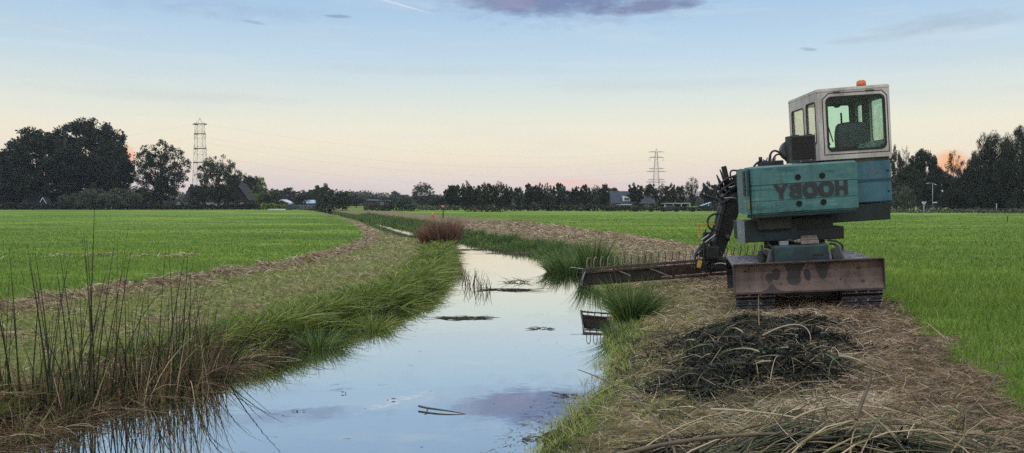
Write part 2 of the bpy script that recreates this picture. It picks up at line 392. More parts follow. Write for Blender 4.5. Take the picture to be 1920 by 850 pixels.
# ------------------------------------------------------------------ grass, straw and reeds
rng = np.random.RandomState(11)
def wedge(n, y0, y1, p=0.0, slack=.74, extra=2.5):
    """points in front of the camera, as many per ring of distance"""
    u = rng.rand(n)
    y = y0*(y1/y0)**u if p == 0 else y0+(y1-y0)*u
    x = (rng.rand(n)*2-1)*(y*slack+extra)
    return x, y
LEAF_FIELD = mat_leaf('field_grass', [(0, (.050,.095,.016)), (.4, (.125,.21,.030)), (.75, (.21,.325,.048)), (.95, (.32,.42,.10)), (1, (.50,.45,.20))], (.29,.38,.05), .35, .16, pamt=.5)
LEAF_BANK = mat_leaf('bank_grass', [(0, (.05,.08,.015)), (.35, (.18,.26,.04)), (.6, (.34,.40,.09)), (.8, (.54,.48,.21)), (1, (.68,.55,.33))], (.13,.26,.03), .3, .7, pamt=.5)
LEAF_DRY = mat_leaf('dry_cuttings', [(0, (.05,.032,.020)), (.35, (.24,.16,.10)), (.65, (.58,.44,.30)), (1, (.85,.73,.54))], (.13,.08,.055), .15, 1.3, pamt=.4)
LEAF_EDGE = mat_leaf('edge_grass', [(0, (.025,.045,.010)), (.3, (.085,.13,.022)), (.65, (.22,.28,.05)), (.9, (.40,.41,.11)), (1, (.58,.52,.24))], (.08,.15,.02), .22, 1.2)
LEAF_SEDGE = mat_leaf('sedge', [(0, (.03,.06,.020)), (.5, (.075,.135,.032)), (.85, (.15,.23,.06)), (1, (.32,.32,.12))], None, .3)
LEAF_WEED = mat_leaf('wet_weed', [(0, (.004,.005,.004)), (.6, (.010,.012,.007)), (.85, (.022,.035,.010)), (1, (.12,.10,.06))], None, 0, rough=.45)
LEAF_RUST = mat_leaf('rust_dock', [(0, (.08,.035,.026)), (.5, (.20,.105,.075)), (.85, (.33,.19,.14)), (1, (.44,.30,.20))], None, .2)
def blades(name, x, y, h, w, mat, lean=.35, nseg=2, droop=.4, label=None, cat='grass', z0=-.02, rn=None, tip=.12):
    n = len(x); z = height(x, y)+z0
    a = rng.rand(n)*6.283; l = rng.rand(n)*lean
    d = unit(np.stack([np.cos(a)*l, np.sin(a)*l, np.ones(n)], -1))
    a2 = a + rng.normal(size=n)*.6; dr = rng.rand(n)*droop
    c = np.stack([np.cos(a2)*dr, np.sin(a2)*dr, -dr*.55], -1)
    V, Q, R = ribbons(np.stack([x, y, z], -1), d, c, h, w, nseg, rng.rand(n) if rn is None else rn, rng, tip)
    return V, Q, R
def stuff(name, parts, mat, label, cat):
    V, Q, R = join_geo(parts); o = link(name, npmesh(name, V, Q, rnd=R), None, mat)
    return tag(o, label, cat, kind='stuff')
# the fields on both sides
x, y = wedge(620000, 3.2, 120)
f, h, w = masks(x, y); keep = (f > rng.rand(len(x))*.9+.05) & (lump(x, y, .18, 30, 8) > -2.2)
x, y = x[keep], y[keep]
hg = (.11+.12*rng.rand(len(x)))*(1+.2*lump(x, y, 1.4, 6, 6)); hg *= np.where(x < 0, .72, 1.0)
hg *= np.clip(1-(y-14)/90, .45, 1)
stuff('field_grass', [blades('f', x, y, hg, np.maximum(.006, y*.00075)*(.7+.6*rng.rand(len(x))), None, .5, 2, .5)], LEAF_FIELD, 'bright green pasture grass covering the fields on both sides of the ditch', 'grass')
# mown banks: green stubble
x, y = wedge(520000, 3.2, 70)
f, h, w = masks(x, y); land = (x < LS(y)-.05) | (x > RS(y)+.08)
left = x < LS(y)
gp = np.where(left, .95-.55*h, .75-.62*h)
right_edge = (~left)
keep = land & (f < .5) & (w < .35) & (rng.rand(len(x)) < gp) & ((y < 45) | (rng.rand(len(x)) < .6))
x, y, left = x[keep], y[keep], left[keep]
stuff('bank_grass', [blades('b', x, y, (.04+.09*rng.rand(len(x)))*(1+.35*lump(x, y, .9, 14, 6)), np.maximum(.005, y*.0008)*(.7+.6*rng.rand(len(x))), None, .9, 2, .7)], LEAF_BANK, 'short mown grass, green and straw coloured, on both banks of the ditch', 'grass')
# long grass hanging over the left waterline
def edge_pts(n, y0, y1, fn, w0, w1, sgn):
    u = rng.rand(n); y = y0*(y1/y0)**u
    d = w0+(w1-w0)*rng.rand(n)**1.4
    return fn(y)+sgn*d, y
pts = []
x, y = edge_pts(60000, 9.6, 37, LS, .10, 1.1, -1)
dd = LS(y)-x; t_ = lump(x, y, .45, 4, 8)
hh = (.30+.26*rng.rand(len(x))+.14*t_)*np.clip(1.15-dd*.75, .25, 1)*sst(7, 14, y)
k_ = rng.rand(len(x)) < .20+.15*t_
x, y, hh = x[k_], y[k_], np.maximum(hh[k_], .1)
n = len(x); a = rng.normal(size=n)*.9
d = unit(np.stack([.35*np.cos(a)+.04, .35*np.sin(a), np.ones(n)], -1)); dr = .15+.6*rng.rand(n)
c = np.stack([dr*np.cos(a)*.9, dr*np.sin(a)*.8-.1, -dr*.55], -1)
cx_, cy_ = edge_pts(900, 9.8, 37, LS, .12, 1.0, -1); per = 30; ch = (.28+.34*rng.rand(900))*np.clip(1.2-(LS(cy_)-cx_)*.7, .4, 1)*sst(6, 13, cy_)
ci = np.repeat(np.arange(900), per); m_ = len(ci); aa = rng.rand(m_)*6.283; ll = .15+.75*rng.rand(m_); dd2 = .3+.9*rng.rand(m_)
tx = cx_[ci]+rng.normal(size=m_)*.07*(1+cy_[ci]/30); ty = cy_[ci]+rng.normal(size=m_)*.09*(1+cy_[ci]/30); cr = rng.rand(900)
TG = ribbons(np.stack([tx, ty, height(tx, ty)-.02], -1), unit(np.stack([np.cos(aa)*ll+.04, np.sin(aa)*ll, np.ones(m_)], -1)), np.stack([np.cos(aa)*dd2, np.sin(aa)*dd2, -dd2*.6], -1), ch[ci]*(.6+.6*rng.rand(m_)), np.maximum(.016, ty*.0013)*(.6+.8*rng.rand(m_)), 4, np.clip(.6*rng.rand(m_)+.6*cr[ci]-.1, 0, 1), rng)
G = [TG, ribbons(np.stack([x, y, height(x, y)-.02], -1), d, c, hh*.8, np.maximum(.015, y*.0012)*(.7+.6*rng.rand(n)), 3, rng.rand(n), rng)]
stuff('long_edge_grass', G, LEAF_EDGE, 'long yellow green grass leaning over the left waterline', 'grass')
# low wild growth on the near right slope by the water
x, y = edge_pts(12000, 4.5, 24, RS, 0.0, .55, 1)
hh = .05+.12*rng.rand(len(x))+.05*lump(x, y, .5, 4, 8)
k_ = (lump(x, y, .6, 18, 8) > -.6)
G = [blades('e', x[k_], y[k_], np.maximum(.04, hh[k_]), np.maximum(.006, y[k_]*.0008), None, .7, 2, .7)]
stuff('slope_grass', G, LEAF_BANK, 'short tufty grass on the slope between the cut reeds and the water', 'grass')
# far reed beds along both shores beyond the bend
x1, y1 = edge_pts(26000, 36, 130, LS, -1.6, 1.0, -1); x2, y2 = edge_pts(30000, 25, 130, RS, -.3, 1.3, 1)
k1 = (y1 > 40+4*lump(x1, y1, 4, 2, 4)) & (x1 < LS(y1)+.1+1.2*sst(72, 85, y1)*rng.rand(len(y1)))
x1, y1 = x1[k1], y1[k1]
cl1 = lump(x1, y1, 2.2, 7, 6); cl2 = lump(x2, y2, 1.6, 7, 6)
h1 = (.34+.30*rng.rand(len(x1))+.16*cl1)*(1-(.62+.25*(cl1 > 0))*sst(42, 48, y1)*sst(82, 74, y1)); h2 = (.18+.22*rng.rand(len(x2))+.15*cl2)*np.where(y2 < 30, .8, 1)+.2*sst(50, 75, y2)
G = [blades('r', x1, y1, np.maximum(.1, h1), .014+y1*.0006, None, .25, 2, .35), blades('r', x2, y2, np.maximum(.08, h2), .010+y2*.0006, None, .5, 2, .6)]
stuff('far_reed_bed', G, LEAF_SEDGE, 'dark green reeds and sedge lining the ditch beyond the bend', 'reeds')
# dry cuttings: swaths, trampled strip
def straw(x, y, L, w, lift, z0=.0, up=.25, curl=.9, nseg=4, rn=None):
    n = len(x); a = rng.rand(n)*6.283
    d = unit(np.stack([np.cos(a), np.sin(a), rng.normal(size=n)*up+lift*.3], -1))
    a2 = a+np.where(rng.rand(n) < .5, 1, -1)*1.57; cu = rng.rand(n)*curl
    c = np.stack([np.cos(a2)*cu, np.sin(a2)*cu, -rng.rand(n)*.45-lift*.4], -1)
    return ribbons(np.stack([x, y, height(x, y)+z0+rng.rand(n)*lift], -1), d, c, L, w, nseg, rng.rand(n) if rn is None else rn, rng, .4)
x, y = wedge(720000, 3.2, 75)
f, h, w = masks(x, y); keep = (h*(1-.6*w) > .15+.8*rng.rand(len(x))) & (f < .6) & ((x < LS(y)) | (x > RS(y)+.2))
x, y = x[keep], y[keep]
G = [straw(x, y, (.06+.16*rng.rand(len(x))**1.5)*(1+np.clip(y/40, 0, 1)), np.maximum(.0042, y*.0006)*(.5+1.0*rng.rand(len(x))), .05, up=.45,
     rn=np.clip(rng.rand(len(x))*.8+.05+.13*lump(x, y, .55, 3, 8)-.17*((x > 0) & (y < 16))*sst(1.5, .4, FR(y)-x)+.25*np.exp(-((x-2.5)/.7)**2-((y-6.2)/.6)**2), 0, 1))]
stuff('dry_cuttings', G, LEAF_DRY, 'tan hay like cuttings lying in swaths and trampled over the bank', 'cuttings')
xq = np.concatenate([-12.6+1.0*rng.normal(size=500), -10.4+.35*rng.normal(size=200), -15.5+.7*rng.normal(size=300)]); yq = np.concatenate([24.5+.25*rng.normal(size=500), 24.8+.2*rng.normal(size=200), 21+.2*rng.normal(size=300)])
kq = lump(xq, yq, .6, 9, 8) > .1; xq, yq = xq[kq], yq[kq]; G.append(straw(xq, yq, .12+.15*rng.rand(len(xq)), .016, .10, z0=.05))
V, Q, R = join_geo(G); bpy.data.objects.remove(bpy.data.objects['dry_cuttings']); stuff('dry_cuttings', [(V, Q, R)], LEAF_DRY, 'tan hay like cuttings lying in swaths and trampled over the bank', 'cuttings')
# black dredged water weed
xs, ys = [], []
for i, (mx, my, rx, ry, mh) in enumerate(MOUNDS):
    if i in (6, 7, 8, 12): continue
    n = int(34000*rx*ry)+3000; xs.append(mx+rng.normal(size=n)*rx*.6); ys.append(my+rng.normal(size=n)*ry*.6)
x, y = np.concatenate(xs), np.concatenate(ys); f, h, w = masks(x, y); keep = w > .2+.6*rng.rand(len(x)); x, y = x[keep], y[keep]
G = [straw(x, y, .03+.10*rng.rand(len(x))**2, .004+.012*rng.rand(len(x))**2, .03, 0, .6, 1.6)]
xm = 1.7+3.0*rng.rand(26000); ym = 6.2+6*rng.rand(26000); km = (lump(xm, ym, .4, 12, 8)+lump(xm, ym, .15, 22, 8) > .55) & (xm < FR(ym)-1.2); xm, ym = xm[km], ym[km]
nf = 42000; mi_ = rng.choice([0, 1, 2, 3, 4, 5, 9, 10], nf, p=[.12, .28, .14, .12, .18, .06, .05, .05]); MM = np.array(MOUNDS)[mi_]
xf = MM[:, 0]+rng.normal(size=nf)*MM[:, 2]*.55; yf = MM[:, 1]+rng.normal(size=nf)*MM[:, 3]*.55; kf = (lump(xf, yf, .22, 14, 8) > -.3); xf, yf = xf[kf], yf[kf]; nf = len(xf)
af = rng.normal(size=(nf, 3)); G.append(ribbons(np.stack([xf, yf, height(xf, yf)+.005+.035*rng.rand(nf)], -1), unit(af), rng.normal(size=(nf, 3))*.3, .02+.05*rng.rand(nf), .010+.016*rng.rand(nf), 2, np.clip(rng.rand(nf)*.75+.25*lump(xf, yf, .3, 6, 8), 0, .97), rng, .5))
G.append(straw(xm, ym, .04+.12*rng.rand(len(xm)), .003+.006*rng.rand(len(xm)), .05, 0, .5, 1.4))
stuff('wet_weed', G, LEAF_WEED, 'black wet water weed dredged onto the bank in low heaps', 'water weed')
# long reed stalks lying on the heaps (uncounted litter)
STALK = mat_leaf('cut_reed_stalk', [(0, (.03,.028,.018)), (.3, (.075,.085,.035)), (.5, (.16,.15,.07)), (.75, (.30,.22,.12)), (1, (.50,.40,.26))], None, 0, rough=.5)
def stalks(n, cx, cy, sx, sy, dirn, spread, L0, L1, w0, w1, lift, zoff=.03):
    x = cx+rng.normal(size=n)*sx; y = cy+rng.normal(size=n)*sy
    a = dirn+rng.normal(size=n)*spread; L = L0+(L1-L0)*rng.rand(n)
    x0 = x-np.cos(a)*L/2; y0 = y-np.sin(a)*L/2
    z0 = height(x0, y0); z1 = height(x0+np.cos(a)*L, y0+np.sin(a)*L); zm = height(x, y)+zoff+rng.rand(n)*lift
    z0 = z0+.01+rng.rand(n)*.03; z1 = z1+.01+rng.rand(n)*.05
    # quadratic through z0, zm, z1
    dz = (4*zm-3*z0-z1)/L; cz = (2*z0+2*z1-4*zm)/L
    cu = rng.normal(size=n)*.18
    d = np.stack([np.cos(a), np.sin(a), dz], -1); c = np.stack([-np.sin(a)*cu, np.cos(a)*cu, cz], -1)
    return tubes(np.stack([x0, y0, z0], -1), d, c, L, w0+(w1-w0)*rng.rand(n), 7, rng.rand(n), rng, 4)
G = [stalks(34, 1.9, 4.95, .5, .25, .30, .3, 1.0, 2.3, .006, .019, .16, .05),
     stalks(34, 2.3, 4.9, .6, .25, -.12, .5, .8, 1.8, .006, .016, .2, .04),
     stalks(16, 2.5, 5.0, .4, .2, .1, .9, .6, 1.5, .006, .012, .42, .08), stalks(14, 2.0, 5.1, .6, .2, 1.2, .5, .3, .8, .006, .012, .25, .06),
     stalks(22, 1.1, 5.0, .5, .2, .12, .3, .8, 1.8, .007, .014, .06),
     stalks(26, 2.2, 5.2, .5, .3, .5, .3, 1.0, 1.9, .008, .014, .2, .05),
     stalks(60, 3.1, 10.2, .8, .9, .4, 1.0, .3, 1.0, .005, .012, .09),
     stalks(26, 3.9, 11.2, .6, .5, .3, 1.1, .3, 1.0, .006, .013, .09),
     stalks(36, 2.6, 8.6, .7, .8, .5, .9, .25, .8, .005, .011, .08),
     stalks(150, 2.6, 6.8, .7, .8, .4, 1.2, .2, .7, .004, .009, .05),
     stalks(90, 1.8, 6.6, .5, .8, .8, .8, .2, .8, .004, .010, .05),
     stalks(60, 1.9, 9.0, .5, 1.2, .9, .9, .25, .7, .005, .010, .05),
     stalks(60, 3.6, 7.0, .6, 1.4, .4, 1.5, .2, .5, .004, .008, .04)]
stuff('cut_reed_litter', G, STALK, 'long tan and green reed stalks strewn over the dredged heaps in the right foreground', 'reed litter')
DARKST = mat_leaf('wet_stalk', [(0, (.006,.006,.005)), (.5, (.018,.018,.012)), (.85, (.05,.05,.025)), (1, (.10,.08,.05))], None, 0, rough=.4)
G = [stalks(240, 3.1, 10.2, .75, .9, .4, 1.2, .2, .9, .006, .016, .07), stalks(160, 2.6, 8.0, .5, .55, .5, 1.2, .2, .7, .005, .013, .06), stalks(160, 2.0, 5.0, .8, .3, .3, .9, .3, 1.2, .006, .016, .06), stalks(80, 1.9, 7.8, .4, .6, .8, 1.2, .2, .7, .005, .012, .04)]
stuff('wet_stalk_litter', G, DARKST, 'black soaked stalks tangled in the dredged heaps', 'reed litter')
n = 240; x = np.concatenate([2.4+.7*rng.normal(size=120), 2.9+.8*rng.normal(size=120)]); y = np.concatenate([5.6+.5*rng.normal(size=120), 8.8+1.6*rng.normal(size=120)]); a = rng.rand(n)*6.283
d = np.stack([np.cos(a), np.sin(a), .25+.4*rng.rand(n)], -1); c = np.stack([rng.normal(size=n)*.3, rng.normal(size=n)*.3, -.5-.5*rng.rand(n)], -1)
BROAD = mat_leaf('torn_leaf', [(0, (.04,.07,.03)), (.4, (.10,.16,.06)), (.6, (.20,.24,.12)), (.8, (.40,.32,.18)), (1, (.62,.52,.36))], None, .2, rough=.45)
stuff('torn_reed_leaves', [ribbons(np.stack([x, y, height(x, y)+.02], -1), d, c, .18+.35*rng.rand(n), .014+.014*rng.rand(n), 6, rng.rand(n), rng, .15)], BROAD, 'broad torn green and straw coloured reed leaves on the heaps', 'leaves')
# dry fringe at the foot of the left bulrushes
x, y = edge_pts(9000, 4.5, 12.5, LS, -.25, .8, -1)
n = len(x); a = rng.rand(n)*6.283; l = rng.rand(n)*.9
d = unit(np.stack([np.cos(a)*l, np.sin(a)*l, np.ones(n)], -1)); dr = rng.rand(n)*1.1
c = np.stack([np.cos(a)*dr, np.sin(a)*dr, -dr*.8], -1)
zz = np.maximum(height(x, y), WZ)-.02
DEAD = mat_leaf('dead_reed', [(0, (.03,.022,.012)), (.3, (.09,.055,.03)), (.55, (.20,.115,.065)), (.7, (.13,.16,.04)), (.85, (.36,.26,.15)), (1, (.60,.48,.32))], None, .15)
G = [ribbons(np.stack([x, y, zz], -1), d, c, (.10+.45*rng.rand(n)**1.7)*(.6+.5*sst(-.8, .8, lump(x, y, .4, 10, 6))), .006+.007*rng.rand(n), 4, rng.rand(n), rng, .3)]
x, y = edge_pts(420, 5.0, 11.5, LS, -.45, .6, -1); n = len(x); a = rng.normal(size=n)*.7
z = np.maximum(height(x, y), WZ)+.02+.1*rng.rand(n)
d = np.stack([np.cos(a), np.sin(a), .35*rng.rand(n)], -1); c = np.stack([rng.normal(size=n)*.2, rng.normal(size=n)*.2, -.4*rng.rand(n)-.05], -1)
G.append(tubes(np.stack([x, y, z], -1), d, c, .2+.6*rng.rand(n), .008, 5, rng.rand(n), rng, 3))
stuff('dead_reed_fringe', G, DEAD, 'broken brown reed leaves matted along the near left waterline', 'dead reeds')

# ------------------------------------------------------------------ bulrush plants, one by one
BUL = mat_leaf('bulrush', [(0, (.014,.018,.010)), (.5, (.032,.042,.016)), (.72, (.08,.085,.03)), (.85, (.16,.085,.045)), (1, (.30,.19,.11))], None, .1, rough=.5)
def bulrush(px, D, n, hmax, spread, lean, label, base_px=None):
    n = int(n*1.12)
    x = (px-960)/F*D; z = max(hz(x, D), WZ)
    r = np.random.RandomState(int(px*7+D*31) % 99991)
    bx = r.normal(size=n)*spread; by = r.normal(size=n)*spread*.8
    hmax = hmax*(1.14 if px < 330 else 1.04); H = hmax*(.40+.58*r.rand(n)**.8); H[0] = hmax
    a = r.rand(n)*6.283; l = .02+.11*r.rand(n)
    d = np.stack([np.cos(a)*l+lean, np.sin(a)*l, np.ones(n)], -1)
    bend = .02+.16*r.rand(n)**2.5; c = np.stack([np.cos(a)*bend+lean*.5, np.sin(a)*bend, -bend*.4], -1)
    bend3 = np.where(r.rand(n) < .18, .25, 0.0); e = np.stack([np.cos(a)*bend3, np.sin(a)*bend3, -bend3*.8], -1)
    V, Q, R = tubes(np.stack([bx, by, np.full(n, -.12)], -1), d, c, H, .011+.009*r.rand(n), 9, r.rand(n)*.8, r, 4, .22, e)
    o = link('bulrush', npmesh('bulrush', V, Q, rnd=R), None, BUL); o.location = (x, D, z)
    # dry leaves sheathing the foot
    m = n*(5 if px < 230 else 11); a = r.rand(m)*6.283; l = r.rand(m)*.35; bp = np.stack([r.normal(size=m)*spread*1.2, r.normal(size=m)*spread, np.full(m, -.1)], -1)
    d = unit(np.stack([np.cos(a)*l, np.sin(a)*l, np.ones(m)], -1)); dr = r.rand(m)**3*1.0
    c = np.stack([np.cos(a)*dr, np.sin(a)*dr, -dr*.9], -1)
    V, Q, R = ribbons(bp, d, c, .2+(.6 if px < 230 else .95)*r.rand(m)*min(1, hmax), .010+.006*r.rand(m), 5, r.rand(m), r, .2)
    link('dry_leaf', npmesh('dry_leaf', V, Q, rnd=R), o, DEAD)
    return tag(o, label, 'bulrush', 'tall bulrushes at the near left waterline')
B = [(15,8.0,9,1.55,.10,.00,'bulrush plant at the far left edge of the picture'),
     (70,8.1,8,1.35,.10,-.04,'thin bulrush second from the left edge of the picture'),
     (105,7.9,13,1.75,.09,.03,'thick dark bulrush clump left of the tallest single stem'),
     (135,8.2,11,1.70,.09,.05,'dense bulrush with fanned stems beside the thick dark clump'),
     (165,8.4,7,2.05,.05,.06,'bulrush with the tallest slightly leaning dark stem'),
     (212,8.6,6,1.85,.07,.05,'sparse bulrush with one straight dark stem right of the tallest'),
     (248,8.8,9,1.45,.10,.04,'bulrush mixed with reddish dry leaves at mid stand'),
     (290,9.0,10,1.65,.10,.04,'brown tinged bulrush in the middle of the stand'),
     (322,9.3,9,1.75,.09,.08,'bulrush with long stems arching right over the swath'),
     (352,9.6,10,1.60,.09,.05,'bulrush with reddish stems at the right end of the thick stand'),
     (382,9.9,8,1.55,.07,.12,'bulrush with one stem bent over near the right end'),
     (405,10.2,6,1.15,.06,.55,'outermost bulrush leaning far right over the water')]
for b in B: bulrush(*b)
# ------------------------------------------------------------------ tufts standing out by themselves
def tuft(name, px, D, n, h, spread, w, mat, label, cat, lean=.5, droop=.8, x=None, dz=0, pal=None):
    x = (px-960)/F*D if x is None else x; z = max(hz(x, D), WZ)+dz
    r = np.random.RandomState(int(px*13+D*17) % 99991)
    a = r.rand(n)*6.283; q = np.sqrt(r.rand(n))*spread; l = lean*(q/spread)*(.4+.8*r.rand(n))
    p = np.stack([np.cos(a)*q, np.sin(a)*q, np.full(n, -.05)], -1)
    d = unit(np.stack([np.cos(a)*l, np.sin(a)*l, np.ones(n)], -1)); dr = r.rand(n)*droop
    c = np.stack([np.cos(a)*dr, np.sin(a)*dr, -dr*.55], -1)
    V, Q, R = ribbons(p, d, c, h*(.45+.55*r.rand(n)), w*(.6+.6*r.rand(n)), 5, r.rand(n), r, .1)
    o = link(name, npmesh(name, V, Q, rnd=R), None, mat); o.location = (x, D, z)
    return tag(o, label, cat)
tuft('sedge_tuft', 1186, 14.4, 900, 1.0, .26, .018, LEAF_SEDGE, 'big dark green sedge tuft on the right bank below the rusty basket', 'sedge', .55, .7)
tuft('sedge_tuft', 1160, 13.2, 240, .42, .18, .013, LEAF_SEDGE, 'small sedge tuft at the water edge in front of the big tuft', 'sedge', .7, .9)
tuft('sedge_tuft', 1112, 24.8, 600, 1.35, .36, .026, LEAF_SEDGE, 'tall spiky sedge rising behind the left end of the basket', 'sedge', .25, .35)
tuft('sedge_tuft', 1070, 25.6, 1000, .85, .75, .026, LEAF_SEDGE, 'low bushy sedge left of the tall spiky one on the right shore', 'sedge', .6, .8)
tuft('sedge_tuft', 1190, 21.8, 260, .95, .6, .020, LEAF_SEDGE, 'thin upright sedge behind the middle of the basket', 'sedge', .15, .2)
tuft('sedge_tuft', 640, 12.2, 330, .55, .25, .012, LEAF_SEDGE, 'dark sedge tuft arching over the water on the left bank', 'sedge', .7, .9, x=-2.95)
tuft('sedge_tuft', 700, 14.0, 300, .5, .25, .012, LEAF_EDGE, 'yellow green tuft bulging from the middle of the left bank', 'sedge', .7, .9, x=-2.45)
tuft('dock_bush', 834, 36.8, 2400, 1.55, .50, .026, LEAF_RUST, 'rust red dried dock bush where the ditch bends', 'bush', .38, .3)
tuft('dock_bush', 812, 38.0, 1400, 1.15, .50, .024, LEAF_RUST, 'lower rust red bush on the left of the taller one', 'bush', .42, .4)
for i, (px, D, n, h, lb) in enumerate([(880,21.5,16,.62,'thin dark reed stems standing in the water nearest the left bank'),(897,20.8,12,.70,'tallest dark reed stems standing in open water'),(868,24.0,14,.5,'short broken reeds in the shadow of the left bank'),(905,19.9,9,.55,'broken reed stump at the left end of the long floating reed line')]):
    x = (px-960)/F*D; r = np.random.RandomState(100+i); a = r.rand(n)*6.283; l = r.rand(n)*.25
    V, Q, R = tubes(np.stack([r.normal(size=n)*.12, r.normal(size=n)*.25, np.full(n, -.1)], -1), np.stack([np.cos(a)*l, np.sin(a)*l, np.ones(n)], -1), np.stack([np.cos(a)*.2, np.sin(a)*.1, np.full(n, -.1)], -1), h*(.5+.5*r.rand(n)), .018, 6, r.rand(n)*.5, r, 3)
    o = link('standing_reed', npmesh('standing_reed', V, Q, rnd=R), None, BUL); o.location = (x, D, WZ); tag(o, lb, 'reed')
# drifting debris
DB = mat_leaf('debris', [(0, (.02,.018,.014)), (.6, (.07,.06,.04)), (1, (.22,.18,.12))], None, 0)
def raft(px, D, length, depth, n, label, ang=0.0, dark=1.0, name='floating_debris', up=.12):
    r = np.random.RandomState(int(px*3+D*77) % 9999); x = (px-960)/F*D
    a = ang+r.normal(size=n)*.35+math.pi*(r.rand(n) < .5); L = length*(.12+.35*r.rand(n)**1.5)
    t = r.rand(n)*.8+.1; bx = (t-.5)*length; p = np.stack([bx*math.cos(ang), bx*math.sin(ang)+r.normal(size=n)*depth, .002+.02*r.rand(n)], -1)
    d = np.stack([np.cos(a), np.sin(a), r.rand(n)*up], -1); c = np.stack([r.normal(size=n)*.1, r.normal(size=n)*.1, -r.rand(n)*up*1.2], -1)
    V, Q, R = tubes(p, d, c, L, .008+.012*r.rand(n), 4, r.rand(n)*dark, r, 3)
    o = link(name, npmesh(name, V, Q, rnd=R), None, DB); o.location = (x, D, WZ); return tag(o, label, 'floating reed')
raft(950, 20.3, 1.45, .05, 60, 'long dark line of floating reed across the open water')
raft(972, 22.3, .85, .07, 34, 'spiky raft of floating reed behind the long line', up=.8)
raft(868, 15.3, 1.0, .05, 70, 'matted brown raft of floating reed below the left bank')
raft(1012, 14.0, .45, .03, 14, 'small floating reed scrap in the middle of the water', .0)
raft(985, 35.0, 3.6, .12, 60, 'pale broken reed line floating along the far right shore', -.15)
raft(900, 38.0, 2.2, .12, 40, 'pale debris floating below the rust red bush', -.05)
raft(1062, 9.1, .35, .03, 12, 'small dark twig raft beside the right bank', -.2)
raft(1000, 7.4, .28, .02, 10, 'dark stems floating at the foot of the right bank', -.1)
raft(565, 8.4, .32, .008, 4, 'thin dark stalk floating left of the forked branch', -.2)
raft(640, 9.2, .12, .005, 3, 'tiny floating stalk at the left of the water', 0)
raft(730, 8.9, .12, .005, 3, 'tiny floating stalk just above the forked branch', 0)
raft(475, 11.2, .8, .02, 9, 'pale reed stalks floating out from the bulrush stand', .1)
raft(680, 13.8, .35, .03, 12, 'pale scraps of leaf floating under the left bank grass', .1)
raft(560, 12.0, .7, .05, 24, 'grey scum of leaf scraps drifting beneath the left bank', .3)
raft(795, 29.5, 1.0, .06, 20, 'thin debris by the reeds in the bend', 0)
nA, nB = 380, 260
yA = 9.5+26*rng.rand(nA)**1.5; xA_ = LS(yA)+.05+.5*rng.rand(nA)**2*(yA/12); yB = 6.5+2.6*rng.rand(nB); xB_ = RS(yB)-.05-.35*rng.rand(nB)**1.6
yC = 5.5+30*rng.rand(160)**1.4; tC = rng.rand(160); xC_ = LS(yC)*(1-tC)+RS(yC)*tC
x = np.concatenate([xA_, xB_, xC_]); y = np.concatenate([yA, yB, yC]); n = len(x); a = rng.rand(n)*6.283
stuff('floating_scraps', [ribbons(np.stack([x, y, np.full(n, WZ+.003)], -1), np.stack([np.cos(a), np.sin(a)*.6, np.zeros(n)], -1), np.stack([rng.normal(size=n)*.3, rng.normal(size=n)*.2, np.zeros(n)], -1), (.02+.09*rng.rand(n)**2)*(1+y/20), .006+.008*rng.rand(n), 3, rng.rand(n), rng, .4, twist=np.stack([-np.sin(a), np.cos(a), np.zeros(n)], -1))],
      mat_leaf('scraps', [(0, (.03,.03,.02)), (.5, (.12,.13,.08)), (.8, (.30,.30,.26)), (1, (.55,.55,.52))], None, 0), 'small leaf scraps and scum drifting on the water near both banks', 'leaf scraps')
# the forked branch
BR = mat_noisy('branch_bark', [(.03,.025,.02), (.08,.07,.05)], 30, .8)
def curve_tube(name, pts, r, parent, mat, res=3, taper=None, cyclic=False):
    cu = bpy.data.curves.new(name, 'CURVE'); cu.dimensions = '3D'; cu.bevel_depth = r; cu.bevel_resolution = res; cu.use_fill_caps = True
    s = cu.splines.new('NURBS'); s.points.add(len(pts)-1)
    for i, p in enumerate(pts):
        s.points[i].co = (*p, 1)
        if taper: s.points[i].radius = taper[i]
    s.order_u = min(4, len(pts)); s.use_endpoint_u = not cyclic; s.use_cyclic_u = cyclic; s.resolution_u = 5
    tmp = bpy.data.objects.new('tmp', cu); COL.objects.link(tmp)
    dg = bpy.context.evaluated_depsgraph_get(); me = bpy.data.meshes.new_from_object(tmp.evaluated_get(dg))
    bpy.data.objects.remove(tmp); bpy.data.curves.remove(cu); me.name = name
    for p in me.polygons: p.use_smooth = True
    if name is None: return me
    return link(name, me, parent, mat)
o = empty('floating_branch', (-.78, 8.4, WZ)); tag(o, 'forked dead branch floating alone in the foreground water', 'branch')
curve_tube('stem', [(-.22,.12,.03),(-.1,.02,.02),(.05,-.03,.035),(.3,-.10,.0)], .011, o, BR, taper=[1,1,.8,.3])
curve_tube('fork', [(-.12,.04,.02),(-.11,-.04,.01),(-.13,-.12,.0)], .008, o, BR, taper=[1,.9,.5])
